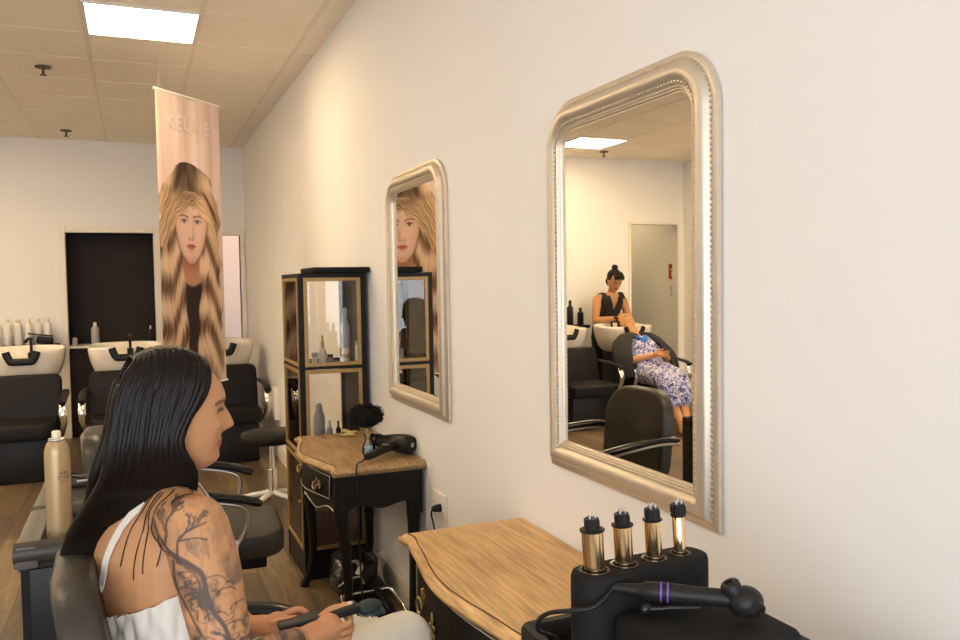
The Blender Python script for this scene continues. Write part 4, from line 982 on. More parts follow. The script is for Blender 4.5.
md = o.modifiers.new('s', 'SOLIDIFY'); md.thickness = .0012
text_mesh('banner_lettering', 'KEUNE', .135, M['print_white'], t, Matrix.Translation((BW*.47, -.0125, 2.655)) @ Matrix.Rotation(PI/2, 4, 'X'), .0004, 1.05)
for zz_, nm in ((BZ1+.004, 'top_rod'), (BZ0-.004, 'bottom_rod')):
    MB().cyl((-.006, 0, zz_), (BW+.006, 0, zz_), .008, n=12).build(nm, M['white_plastic'], t)
for xx in (.04, BW-.04): MB().cyl((xx, 0, BZ1+.01), (xx, 0, (ZC-.002-1.51*(1-BS))/BS), .0016, n=6).build('hanging_wire', M['steel'], t)

# ------------------------------------------------------------------ people
def v3(p): return Vector(p)
def remeshed(mb, voxel, smooth=3, fac=.5):
    """one continuous surface from overlapping volumes"""
    bmesh.ops.recalc_face_normals(mb.bm, faces=mb.bm.faces[:])
    me = bpy.data.meshes.new('sculpt'); mb.bm.to_mesh(me); mb.bm.free()
    o = bpy.data.objects.new('sculpt', me); COL.objects.link(o)
    r = o.modifiers.new('r', 'REMESH'); r.mode = 'VOXEL'; r.voxel_size = voxel
    if smooth:
        s = o.modifiers.new('s', 'SMOOTH'); s.iterations = smooth; s.factor = fac
    dg = bpy.context.evaluated_depsgraph_get(); out = bpy.data.meshes.new_from_object(o.evaluated_get(dg))
    bpy.data.objects.remove(o); bpy.data.meshes.remove(me)
    return out
def coords(me):
    a = np.empty(len(me.vertices)*3, np.float64); me.vertices.foreach_get('co', a); return a.reshape(-1, 3)
def normals(me):
    a = np.empty(len(me.vertices)*3, np.float64); me.vertices.foreach_get('normal', a); return a.reshape(-1, 3)
def setcol(me, C):
    ca = me.color_attributes.new('Col', 'FLOAT_COLOR', 'POINT')
    ca.data.foreach_set('color', np.concatenate([np.clip(C, 0, 1), np.ones((len(C), 1))], 1).astype(np.float32).ravel())
def link(name, me, mat, parent):
    me.name = name; me.materials.clear(); me.materials.append(mat)
    me.polygons.foreach_set('use_smooth', [True]*len(me.polygons))
    o = bpy.data.objects.new(name, me); COL.objects.link(o); o.parent = parent
    if parent is not None: o.matrix_parent_inverse = parent.matrix_world.inverted() if False else Matrix.Translation(-Vector(parent.location))
    return o
def loft(mb, secs, n=28, p=2.3):
    """secs: (centre, side vector, forward vector, half width, half depth)"""
    rings = []
    for c, sd, fw, a, b in secs:
        r = []
        for j in range(n):
            th = 2*PI*j/n; cs, sn = math.cos(th), math.sin(th); k = (abs(cs)**p+abs(sn)**p)**(-1/p)
            r.append(v3(c)+v3(sd)*(cs*k*a)+v3(fw)*(sn*k*b))
        rings.append(r)
    mb.rings(rings)
    return mb
def limb(mb, pts, rad, flat=None, n=16, seg=6):
    P = smoothcurve(pts, seg); R = [q[0] for q in smoothcurve([(r, 0, 0) for r in rad], seg)]
    mb.tube(P, R, n, flat=flat)
    for p, r in ((P[0], R[0]), (P[-1], R[-1])): mb.ell(p, (r*.98,)*3, u=14, v=10)
    return mb
def head_mesh(mb, M4, s=1., nz=64, na=72):
    """head with face: local x forward, y left, z up, origin at eye level; M4 places it"""
    Zp = [-.118, -.110, -.100, -.088, -.075, -.055, -.030, 0, .03, .06, .085, .105, .117, .121]
    XF = [.052, .066, .071, .072, .074, .080, .088, .0905, .0945, .0875, .071, .045, .015, -.012]      # face plane
    XB = [.0, -.012, -.025, -.040, -.052, -.070, -.086, -.094, -.096, -.092, -.080, -.060, -.040, -.020]
    HW = [.018, .030, .043, .052, .058, .0645, .0705, .0745, .0765, .0745, .066, .049, .026, .006]
    PZ = [-.118, -.1113, -.1074, -.100, -.0934, -.0835, -.0770, -.0736, -.0695, -.065, -.061, -.0577, -.0520, -.0447, -.0417, -.0380, -.0338, -.0280, -.0109, .0, .0099, .0219, .0338, .0537, .0736, .1, .121]
    PX = [.050, .0497+.012, .0716, .0790, .081, .0795, .0825, .0860, .0830, .0872, .0872, .0855, .0845, .0930, .1075, .1125, .1133, .1110, .1044, .0985, .0946, .0954, .0962, .0895, .0746, .046, -.010]
    rings = []
    for i in range(nz+1):
        z = lerp(-.118, .121, i/nz); z = -.118+(.239)*(.5-.5*math.cos(PI*i/nz)*(1 if True else 0)) if False else z
        xf, xb, hw, px = (float(np.interp(z, Zp, A)) for A in (XF, XB, HW, XF)); px = float(np.interp(z, PZ, PX))
        cx = xb+(xf-xb)*.48; ring = []
        nose = math.exp(-((z+.030)/.022)**2); sig = .0115+.0055*nose+.012*math.exp(-((z+.066)/.012)**2)+.016*math.exp(-((z+.098)/.016)**2)+.03*max(0, min(1, (z-.02)/.03))
        for j in range(na):
            a = 2*PI*j/na; c, sn = math.cos(a), math.sin(a); p = 2.5 if c > 0 else 2.1
            k = (abs(c)**p+abs(sn)**p)**(-1/p)
            x = cx+(xf-cx if c > 0 else cx-xb)*c*k; y = hw*sn*k
            if c > 0:
                d = px-xf
                x += d*math.exp(-(y/sig)**2)*c
                x -= .011*math.exp(-((abs(y)-.031)/.015)**2-((z-.001)/.011)**2)     # eye sockets
                x += .004*math.exp(-((abs(y)-.045)/.016)**2-((z+.028)/.016)**2)     # cheeks
                x += .0045*math.exp(-((abs(y)-.030)/.02)**2-((z-.020)/.008)**2)     # brow
                x += .0045*math.exp(-((abs(y)-.0125)/.006)**2-((z+.038)/.008)**2)   # nostril wings
                x -= .003*math.exp(-((abs(y)-.024)/.006)**2-((z+.0695)/.007)**2)    # mouth corners
            ring.append(M4 @ Vector((x*s, y*s, z*s)))
        rings.append(ring)
    mb.rings(rings)
    for sg in (-1, 1):                                           # eyeballs and ears
        mb.ell(M4 @ Vector((.0735*s, sg*.031*s, .0*s)), (.0125*s,)*3, u=14, v=10)
        R = (M4.to_3x3().normalized()) @ Matrix.Rotation(sg*.35, 3, 'Z')
        mb.ell(M4 @ Vector((-.012*s, sg*.077*s, -.012*s)), (.017*s, .008*s, .031*s), R, u=12, v=8)
    return mb
def face_paint(C, L, lip=(.42, .085, .065), brow=(.06, .035, .022), k=1.):
    """L: vertex positions in head-local space"""
    x, y, z = L[:, 0], L[:, 1], L[:, 2]; fr = (x > .045) & (np.abs(y) < .085) & (z > -.13) & (z < .13)
    def mx(col, m): C[:] = C*(1-m[:, None])+np.array(col)*m[:, None]
    mx(lip, fr*sst(1.25, .75, (y/.027)**2+((z+.0690)/.0110)**2)*.95)
    mx((.20, .05, .04), fr*sst(1.2, .6, (y/.025)**2+((z+.0695)/.0022)**2)*.8)
    for sg in (-1, 1):
        e = ((y-sg*.031)/.0130)**2+((z-.0)/.0042)**2
        mx((.26, .20, .16), fr*sst(1.15, .75, e)*k); mx((.06, .04, .03), fr*sst(1.2, .8, ((y-sg*.033)/.0055)**2+(z/.0055)**2)*sst(1.3, .9, e))
        mx((.035, .022, .016), fr*sst(1.0, .4, np.abs(z-.0052+((y-sg*.031)/.0135)**2*.004)/.0046)*(np.abs(y-sg*.031) < .019))
        mx(brow, fr*sst(1.0, .5, np.abs(z-.0205+((y-sg*.036)/.022)**2*.005)/.0044)*(np.abs(y-sg*.036) < .022)*.95)
        mx((.58, .26, .16), fr*np.exp(-((y-sg*.047)/.018)**2-((z+.032)/.018)**2)*.30)
def frame(o, yaw, pitch=0., roll=0.):
    """x forward rotated by yaw about z, pitched up, then rolled"""
    return Matrix.Translation(o) @ Matrix.Rotation(yaw, 4, 'Z') @ Matrix.Rotation(-pitch, 4, 'Y') @ Matrix.Rotation(roll, 4, 'X')
def finger(mb, pts, r, n=10):
    P = smoothcurve(pts, 4); k = len(P); mb.tube(P, [lerp(r, r*.78, i/(k-1)) for i in range(k)], n)
    mb.ell(P[-1], (r*.78,)*3, u=10, v=8); mb.ell(P[0], (r,)*3, u=10, v=8)
def join_mesh(a, mb):
    """append a builder's geometry to a mesh"""
    bmesh.ops.recalc_face_normals(mb.bm, faces=mb.bm.faces[:])
    m2 = bpy.data.meshes.new('x'); mb.bm.to_mesh(m2); mb.bm.free()
    b = bmesh.new(); b.from_mesh(a); b.from_mesh(m2); b.to_mesh(a); b.free(); bpy.data.meshes.remove(m2)
    return a
def keep_side(me, co, no):
    """cut a mesh by a plane and keep the side the normal points away from"""
    b = bmesh.new(); b.from_mesh(me)
    bmesh.ops.bisect_plane(b, geom=b.verts[:]+b.edges[:]+b.faces[:], plane_co=co, plane_no=no, clear_outer=True)
    b.to_mesh(me); b.free(); return me

M['skin'] = vcol_mat('skin', .46, .35, sss=.12, bump=.12, bscale=420)
M['hair'] = pb('black_brown_hair', (.0080, .0052, .0038), .38, spec=.2, noise=.35, nscale=14)
M['cotton'] = pb('off_white_cotton', (.72, .65, .55), .85, noise=.08, nscale=14, bump=1., bscale=9, stretch=(3.2, 3.2, .8))
M['trouser'] = pb('pale_grey_trousers', (.62, .57, .47), .85, noise=.06, nscale=12, bump=.25, bscale=30)
M['teal'] = pb('dark_teal_bristle', (.008, .016, .018), .6, noise=.3, nscale=40)
M['black_cloth'] = pb('black_cloth', (.014, .012, .012), .8, noise=.25, nscale=20, bump=.3, bscale=30)
M['blue_scarf'] = pb('bright_blue_scarf', (.02, .16, .62), .6, noise=.15, nscale=30)
SKIN = np.array((.50, .245, .108))

def make_woman():
    root = thing('person', 'woman with long black hair and tattooed arm, in a white strap top, sitting and smiling', 'person', (-1.03, 1.70, 0))
    th = math.radians(33); Fd = Vector((math.cos(th), math.sin(th), 0)); Rt = Vector((math.sin(th), -math.cos(th), 0)); Up = Vector((0, 0, 1))
    HO = Vector((-1.058, 1.720, 1.263)); H4 = frame(HO, math.radians(4), math.radians(1), 0)
    Pv = Vector((-1.035, 1.705, .598))
    def torso(mb, g=0., lo=True):
        loft(mb, [(Pv+Vector((0, 0, -.075)), Rt, Fd, .135+g, .085+g), (Pv+Vector((0, 0, -.03)), Rt, Fd, .178+g, .122+g), (Pv+Vector((0, 0, .04)), Rt, Fd, .172+g, .122+g), (Vector((-1.07, 1.715, .755)), Rt, Fd, .142+g, .100+g), (Vector((-1.085, 1.725, .83)), Rt, Fd, .140+g, .098+g),
                  (Vector((-1.093, 1.732, .915)), Rt, Fd, .150+g, .108+g), (Vector((-1.090, 1.737, .99)), Rt, Fd, .158+g, .108+g), (Vector((-1.090, 1.737, 1.05)), Rt, Fd, .150+g, .092+g), (Vector((-1.090, 1.735, 1.095)), Rt, Fd, .100+g, .068+g), (Vector((-1.085, 1.733, 1.125)), Rt, Fd, .060+g, .052+g)])
        for sg in (-1, 1): mb.ell(Vector((-1.088, 1.735, .94))+Rt*sg*.055+Fd*.052, (.054+g, .054+g, .058+g), u=18, v=12)
        return mb
    Rs, Re, Rw = Vector((-1.037, 1.553, 1.068)), Vector((-.993, 1.415, .850)), Vector((-.845, 1.640, .792))
    Ls, Le, Lw = Vector((-1.160, 1.855, 1.035)), Vector((-1.06, 1.990, .850)), Vector((-.930, 1.805, .775))
    b = MB(); torso(b)
    limb(b, [Vector((-1.08, 1.73, 1.06)), Vector((-1.078, 1.728, 1.12)), Vector((-1.070, 1.724, 1.18)), HO+Vector((-.01, 0, -.04))], [.060, .050, .050, .055])
    for s, e, w in ((Rs, Re, Rw), (Ls, Le, Lw)):
        c = Vector((-1.09, 1.735, 1.075))
        limb(b, [c, c.lerp(s, .55)+Vector((0, 0, .004)), s], [.055, .056, .060])
        limb(b, [s+Vector((0, 0, .006)), s.lerp(e, .30)+Fd*.004, s.lerp(e, .65), e], [.060, .0585, .0515, .0445])
        limb(b, [e, e.lerp(w, .28)+Vector((0, 0, -.006)), e.lerp(w, .68), w], [.044, .0455, .035, .027])
    hips = [(Pv+Rt*.092, Vector((-.555, 1.845, .655))), (Pv-Rt*.092, Vector((-.630, 1.955, .622)))]
    for h, kn in hips:
        limb(b, [h, h.lerp(kn, .5)+Up*.012, kn], [.094, .080, .056]); an = Vector((kn.x+.02, kn.y+.02, .10)); limb(b, [kn, kn.lerp(an, .35)-Fd*.02, an], [.056, .054, .036])
        limb(b, [an, an+Vector((0, 0, -.05)), an+Fd*.10+Vector((0, 0, -.065))], [.036, .036, .028])
    # palms
    Rp = Vector((-.770, 1.690, .785)); Lp = Vector((-.865, 1.765, .778))
    limb(b, [Rw, Rw.lerp(Rp, .5), Rp], [.026, .031, .032], flat=(1, .72)); limb(b, [Lw, Lw.lerp(Lp, .5), Lp], [.026, .030, .031], flat=(1, .72))
    head_mesh(b, H4)
    me = remeshed(b, .0032, 2, .45)
    # fingers: right hand wraps the far side of the brush from below, thumb along its top
    fb = MB(); G0 = Vector((-.845, 1.715, .792)); G1 = Vector((-.665, 1.720, .800)); gd = (G1-G0).normalized()
    for i in range(4):
        base = Rp+Vector((.012+.004*i, .020-.004*i, -.012-.0055*i)) + Vector((-.0, 0, 0)); L = (.040, .044, .041, .033)[i]
        d1 = Vector((.85, .35, -.05-.05*i)).normalized(); d2 = Vector((.30, .85, .25)).normalized(); d3 = Vector((-.35, .75, .5)).normalized()
        base = Rp+Vector((.004, -.020+.0165*i*.2, .006-.015*i)); 
        finger(fb, [base, base+d1*L, base+d1*L+d2*L*.62, base+d1*L+d2*L*.62+d3*L*.45], .0088-.0006*i)
    tb = Rp+Vector((-.014, .010, .018)); finger(fb, [tb-Vector((.01, .0, .006)), tb+Vector((.022, .014, .008)), tb+Vector((.048, .020, .010)), tb+Vector((.070, .022, .011))], .0104)
    nail = [tb+Vector((.071, .018, .018))]
    for i in range(4):
        L = (.038, .043, .040, .032)[i]; base = Lp+Vector((.012, .014-.006*i, .014-.012*i))
        d1 = Vector((.93, -.05, .22-.12*i)).normalized(); d2 = Vector((.72, -.55, -.42)).normalized(); d3 = Vector((.15, -.85, -.5)).normalized()
        finger(fb, [base, base+d1*L, base+d1*L+d2*L*.62, base+d1*L+d2*L*.62+d3*L*.5], .0086-.0006*i)
    tb = Lp+Vector((-.010, -.016, .012)); finger(fb, [tb, tb+Vector((.028, -.014, .010)), tb+Vector((.058, -.014, .006))], .0098)
    join_mesh(me, fb)
    bmx = bmesh.new(); bmx.from_mesh(me)                         # finer skin where the arm is tattooed
    def near(p):
        for a, c, r in ((Rs, Re, .085), (Re, Rw, .06)):
            d = c-a; tt = max(0, min(1, (p-a).dot(d)/d.length_squared))
            if (p-(a+d*tt)).length < r: return p.y < 1.70 and p.z < 1.17
        return False
    es = [e for e in bmx.edges if near(e.verts[0].co) and near(e.verts[1].co)]
    bmesh.ops.subdivide_edges(bmx, edges=es, cuts=1, use_grid_fill=True); bmx.to_mesh(me); bmx.free()
    P = coords(me); N = normals(me); C = np.tile(SKIN, (len(P), 1))
    C *= (1+.05*(vnoise(P[:, 0]*22, P[:, 2]*22, 3)-.5))[:, None]
    Hi = np.array(H4.inverted()); L = P @ Hi[:3, :3].T + Hi[:3, 3]
    face_paint(C, L)
    hl_ = np.interp(L[:, 2], [-.2, -.11, -.06, -.03, 0, .03, .055, .075, .1], [.030, .015, -.002, -.006, .004, .024, .046, .069, .2])
    scalp = (L[:, 0] < hl_-.004) & (L[:, 2] > -.09) & (L[:, 2] < .2) & (np.abs(L[:, 1]) < .12); C[scalp] = (.012, .009, .008)
    hand = ((np.linalg.norm(P-np.array(Rp), axis=1) < .125) & (P[:, 0] > -.83)) | (np.linalg.norm(P-np.array(Lp), axis=1) < .09)
    C[hand] = C[hand]*np.array((1.10, 1.03, 1.08))
    for nl in nail:
        m_ = np.linalg.norm(P-np.array(nl), axis=1) < .0072; C[m_] = (.80, .52, .42)
    # tattoos: a bare tree over the shoulder and shading down the arm, drawn round the arm in its own length/side frame
    def seg(a, c, Q):
        a = np.array(a); c = np.array(c); d = c-a; t_ = np.clip(((Q-a)@d)/(d@d), 0, 1); return np.linalg.norm(Q-(a+t_[:, None]*d), axis=1), t_
    d1, t1 = seg(Rs, Re, P); d2, t2 = seg(Re, Rw, P)
    arm = (((d1 < .082) & (t1 > -.01)) | ((d2 < .055) & (t2 < .93))) & (P[:, 1] < 1.70) & (P[:, 2] < 1.16)
    arm &= (N[:, 1] < .35)
    A = np.where(arm)[0]; q = np.stack([P[A, 0], P[A, 2]], 1)
    ink = np.zeros(len(A))
    def stroke(pts, w0, w1, dark=1.):
        pts = [((60+a/3.765), (470+c/3.765)) for a, c in pts]
        pts = smoothcurve([(p[0], p[1], 0) for p in pts], 5); W = []
        for p in pts:                                            # map the drawing to the arm's side plane
            W.append((-1.075+(p[0]-174.2)*.001748, 1.043-(p[1]-552.3)*.001665))
        W = np.array(W); k = len(W)-1
        for i in range(k):
            dd, tt = seg(W[i], W[i+1], q); w = lerp(w0, w1, i/k)
            w = max(w*.66, .0011); np.maximum(ink, dark*sst(w+.0009, w-.0006, dd), out=ink)
    stroke([(430, 310), (480, 335), (520, 370), (530, 430), (548, 490), (585, 545), (600, 600)], .0075, .0045)
    stroke([(440, 330), (470, 345), (500, 375), (520, 450), (535, 520)], .004, .002, .8)
    stroke([(430, 310), (400, 285), (370, 240), (345, 190), (320, 150)], .0055, .001)
    stroke([(400, 290), (330, 298), (285, 280)], .003, .001); stroke([(390, 270), (330, 250), (295, 225)], .003, .001)
    stroke([(375, 245), (360, 180), (375, 130), (390, 80)], .0028, .001); stroke([(420, 302), (360, 322), (310, 332), (278, 308)], .003, .001)
    stroke([(440, 310), (443, 250), (478, 215), (545, 190)], .0028, .001); stroke([(400, 262), (408, 190), (440, 140), (472, 120)], .0026, .001)
    stroke([(443, 252), (500, 240), (545, 250)], .002, .0008); stroke([(345, 192), (300, 190), (268, 170)], .0018, .0008); stroke([(360, 185), (330, 150), (335, 110)], .0018, .0008)
    stroke([(408, 195), (395, 150), (420, 100)], .0018, .0008); stroke([(310, 332), (270, 290), (262, 220), (300, 150), (370, 80)], .0016, .001, .8); stroke([(330, 298), (300, 320), (270, 318)], .0015, .0006)
    for k in range(9): stroke([(470+k*9, 240+(k % 3)*6), (476+k*9, 285+(k*37) % 30)], .0016, .0006, .55)
    stroke([(425, 330), (430, 420), (470, 500), (520, 590), (600, 650)], .003, .004, .8)
    for (x0, y0, r) in ((560, 400, 40), (600, 445, 36), (470, 380, 34), (640, 500, 30), (500, 470, 34), (560, 520, 42), (620, 560, 40), (520, 600, 40), (680, 560, 30), (680, 630, 36), (600, 630, 34), (740, 640, 34), (470, 430, 26), (790, 680, 36), (860, 700, 34), (840, 640, 30)):
        stroke([(x0+r*math.cos(a*.55+3.3), y0+r*.6*math.sin(a*.55+3.3)) for a in range(6)], .0018, .0012, .75)
    for (x0, y0, x1, y1) in ((480, 490, 495, 520), (540, 560, 600, 600), (640, 600, 720, 640), (560, 640, 640, 690), (690, 660, 800, 730), (700, 610, 770, 650)): stroke([(x0, y0), ((x0+x1)/2+8, (y0+y1)/2-8), (x1, y1)], .004, .002, .8)
    rt_ = random.Random(11)
    def grow(x0, y0, ang, L, w, dep):
        x1, y1 = x0+math.cos(ang)*L, y0+math.sin(ang)*L; bend = rt_.uniform(-.35, .35)
        stroke([(x0, y0), ((x0+x1)/2-math.sin(ang)*L*bend*.5, (y0+y1)/2+math.cos(ang)*L*bend*.5), (x1, y1)], w, w*.6, .85)
        if dep:
            for q_ in range(rt_.choice((2, 2, 3))): grow(x1, y1, ang+rt_.uniform(-.75, .75), L*rt_.uniform(.6, .85), w*.62, dep-1)
    for (x0, y0, an, L, w) in ((372, 245, -1.9, 46, .0030), (398, 280, -1.35, 44, .0028), (443, 250, -.9, 40, .0026), (330, 298, 2.9, 30, .0024), (345, 190, -1.5, 34, .0024), (420, 302, 2.5, 40, .0026), (478, 215, -.6, 34, .0022), (408, 190, -1.0, 34, .0022), (300, 230, -2.4, 26, .002)): grow(x0, y0, an, L, w, 3)
    for k in range(70):
        x0 = rt_.uniform(430, 860); y0 = 330+(x0-430)*.72+rt_.uniform(-40, 130); r = rt_.uniform(14, 34)
        a0 = rt_.uniform(0, 6.3); stroke([(x0+r*math.cos(a0+a*.5), y0+r*.7*math.sin(a0+a*.5)) for a in range(5)], rt_.uniform(.0014, .0026), .001, rt_.uniform(.4, .8))
    fade = sst(1.10, .94, P[A, 2])
    smoke = sst(.40, .70, vnoise(P[A, 0]*42+3, P[A, 2]*38, 6)*.6+vnoise(P[A, 0]*90, P[A, 2]*80, 7)*.4)*(.16+.75*fade)
    fine = sst(.70, .9, vnoise(P[A, 0]*160, P[A, 2]*60, 8))*.25
    tot = np.clip(np.maximum(ink*.9, 0)+smoke*1.0+fine*.9, 0, .92)
    inkc = np.array((.055, .045, .042)); C[A] = C[A]*(1-tot[:, None])+inkc*tot[:, None]
    for (x, z, y) in ((-1.20, .935, 1.78), (-1.16, .985, 1.70), (-1.11, .99, 1.66)):
        m_ = np.linalg.norm(P-np.array((x, y, z)), axis=1) < .004; C[m_] *= .4
    setcol(me, C); body = link('body', me, M['skin'], root)
    # strap top
    g = remeshed(torso(MB(), .0065), .005, 4)
    for vx in g.vertices:                                        # soft folds in the cloth
        d_ = vx.co-Vector((-1.08, 1.725, vx.co.z)); a_ = math.atan2(d_.y, d_.x)
        vx.co += d_.normalized()*(.0030*math.sin(a_*17+vx.co.z*55)+.0022*math.sin(a_*29-vx.co.z*38)) if d_.length > .02 else Vector()
    pn = Vector((-.05, -.42, 1)).normalized()
    nb = Vector((-1.195, 1.80, .883)); na = Vector((-1.065, 1.645, .945)); mid = Vector((-1.0, 1.80, .97)); pn = (na-nb).cross(mid-nb).normalized()
    if pn.z < 0: pn = -pn
    keep_side(g, nb, pn); top = link('strap_top', g, M['cotton'], root); md = top.modifiers.new('s', 'SOLIDIFY'); md.thickness = .003; md.offset = 1
    def on_back(p, lift=.004):                                   # drop a point on the torso surface from behind
        dirv = Vector((.55, .8, -.12)).normalized(); o_ = Vector(p)-dirv*.25; dg = body.data
        from mathutils.bvhtree import BVHTree
        return o_, dirv
    from mathutils.bvhtree import BVHTree
    bv = BVHTree.FromPolygons([tuple(p) for p in P], [tuple(f.vertices) for f in me.polygons])
    def surf(p, lift=.0035):
        co, no, _, _ = bv.find_nearest(p); return co+no*lift, no
    stp = []; sp = smoothcurve([(-1.172, 1.735, .890), (-1.170, 1.715, .950), (-1.155, 1.700, 1.02), (-1.115, 1.680, 1.09), (-1.075, 1.69, 1.125), (-1.03, 1.72, 1.10), (-.985, 1.73, 1.04), (-.965, 1.735, .985)], 6)
    rings = []
    for i, p in enumerate(sp):
        c, no = surf(Vector(p)); q_ = Vector(sp[min(i+1, len(sp)-1)])-Vector(sp[max(i-1, 0)]); sd = no.cross(q_).normalized(); wd = .0085
        rings.append([c+sd*wd-no*.001, c+sd*wd+no*.0015, c-sd*wd+no*.0015, c-sd*wd-no*.001])
    MBs = MB().rings(rings); so = MBs.build('shoulder_strap', M['cotton'], root, smooth=60); so.matrix_parent_inverse = Matrix.Translation(-Vector(root.location))
    c, no = surf(Vector((-1.171, 1.72, .935)), .006); ad = MB().box(c, (.004, .02, .012), Matrix.Rotation(.6, 3, 'Z'), bev=.001).build('strap_slider', M['white_plastic'], so); ad.matrix_parent_inverse = Matrix.Identity(4)
    # trousers
    tm = MB(); loft(tm, [(Pv+Vector((0, 0, -.085)), Rt, Fd, .14, .09), (Pv+Vector((0, 0, -.03)), Rt, Fd, .188, .132), (Pv+Vector((0, 0, .05)), Rt, Fd, .181, .130), (Pv+Vector((-.01, 0, .09)), Rt, Fd, .168, .120)])
    for h, kn in hips:
        limb(tm, [h, h.lerp(kn, .5)+Up*.012, kn], [.106, .092, .070]); an = Vector((kn.x+.02, kn.y+.02, .13)); limb(tm, [kn, kn.lerp(an, .35)-Fd*.02, an], [.070, .066, .055])
    link('trousers', remeshed(tm, .006, 4), M['trouser'], root)
    # hair: a smooth mass under many combed locks swept behind the shoulder
    rnd = random.Random(5); hm = MB()
    def path(sg, s, out=0., j=0.):
        k = lambda a: a+rnd.uniform(-1, 1)*j
        xa = .066-.135*s; za = .127*math.sqrt(max(.05, 1-((xa+.012)/.120)**2))+.003
        o = 1+out
        if sg < 0:
            pts = [(xa, .010, za-.004+out*.02), (xa*.96-.004, -.036*o, za*.955+out*.02), (.058-.148*s, (-.069+.018*s*s)*o, .082), (.045-.152*s, -.079*o+.022*s*s, .040), (.000-.126*s+.012*math.sin(s*3), -.085*o+.020*s*s, -.040), (.022-.158*s, -.076*o+.024*s, -.105), (.014-.180*s, -.062+.058*s, -.165), (-.030-.170*s, -.022+.088*s, -.205-.03*s), (-.080-.135*s, .035+.05*s, -.265-.035*s), (-.105-.105*s, .075+.03*s, -.325-.03*s)]
        else:
            pts = [(xa, -.010, za-.004+out*.02), (xa*.96-.004, .036*o, za*.955+out*.02), (.058-.148*s, (.069-.018*s*s)*o, .082), (.045-.152*s, .079*o-.022*s*s, .040), (.0-.126*s, .084*o-.020*s*s, -.045), (-.005-.146*s, .080*o-.01*s, -.115), (-.040-.125*s, .100-.02*s, -.180), (-.082-.115*s, .125-.03*s, -.245), (-.112-.10*s, .135-.03*s, -.31), (-.135-.085*s, .135-.03*s, -.36-.03*s)]
        return [H4 @ Vector((k(a), k(b2), k(c_))) for a, b2, c_ in pts]
    core = MB()
    core.ell(H4 @ Vector((-.006, 0, .016)), (.098, .0740, .108), H4.to_3x3(), u=28, v=20)
    for sg in (-1, 1):
        for i in range(14):
            s = .10+.88*i/13; p = smoothcurve(path(sg, s, -.15), 5); n_ = len(p)
            core.tube(p[12:], [.013]*(n_-12-6)+[.013, .012, .009, .006, .004, .002], 8)
    # trim the cap away from the face
    cm = remeshed(core, .005, 5)
    Pc = coords(cm); Lc = Pc @ Hi[:3, :3].T + Hi[:3, 3]
    bmx = bmesh.new(); bmx.from_mesh(cm); bmx.verts.ensure_lookup_table()
    hl = np.interp(Lc[:, 2], [-.2, -.11, -.06, -.03, 0, .03, .055, .075, .1], [.035, .020, .002, -.002, .010, .030, .052, .075, .12])
    kill = [bmx.verts[i] for i in np.where((Lc[:, 0] > hl+.004) & (Lc[:, 2] > -.13))[0]]
    bmesh.ops.delete(bmx, geom=kill, context='VERTS'); bmx.to_mesh(cm); bmx.free()
    hair = link('hair', cm, M['hair'], root)
    lk = MB()
    for sg in (-1, 1):
        for i in range(300):
            s = (i+rnd.random())/300; s = s**.9
            p = smoothcurve(path(sg, s, rnd.uniform(.0, .07), .0028), 4); n_ = len(p); r = rnd.uniform(.0026, .0046)
            lk.tube(p, [r*.25, r*.6, r*.8]+[r]*(n_-7)+[r*.8, r*.6, r*.4, r*.15], 6, flat=(1.25, .7))
    for i in (1, 3, 4, 6, 9):                                    # loose strands over the back and shoulder
        q0 = i/9; a = Vector((lerp(-1.135, -1.040, q0), lerp(1.665, 1.60, q0), lerp(1.125, 1.118, q0))); e = Vector((lerp(-1.185, -1.075, q0)+rnd.uniform(-.01, .01), lerp(1.68, 1.545, q0), lerp(1.02, 1.01, q0)-rnd.uniform(0, .05))); pts = [H4 @ Vector((-.045+.05*q0, -.055, -.135))]
        for k in range(6):
            w_ = k/5; m_ = a.lerp(e, w_)+Vector((-.012*math.sin(w_*3), -.01, 0)); c, no = surf(m_, .0015); pts.append(c)
        lk.tube(smoothcurve(pts, 4), .0011, 5)
    lo = lk.build('hair_locks', M['hair'], hair, smooth=80); lo.matrix_parent_inverse = Matrix.Identity(4)
    return root
make_woman()
# the brush in her hands
t = thing('hair_brush', 'black flat-handled brush with dark teal bristle end held in both hands of the woman', 'brush', (-.755, 1.715, .803), 0)
g_ = MB(); g_.box((-.03, 0, 0), (.170, .045, .016), Matrix.Rotation(-.10, 3, 'Y'), bev=.004); g_.build('brush_handle', M['black_plastic'], t)
g_ = MB(); g_.ell((.078, -.004, .006), (.030, .028, .012), Matrix.Rotation(-.1, 3, 'Y'), u=20, v=12)
rnd = random.Random(2)
for i in range(150):
    a = rnd.uniform(0, 2*PI); r = math.sqrt(rnd.random()); p = Vector((.078+.031*r*math.cos(a), -.004+.023*r*math.sin(a), .003))
    g_.tube([p, p+Vector((.006, -.006, -.012))], [.0014, .0010], 5)
g_.build('bristle_head', M['teal'], t, smooth=60)

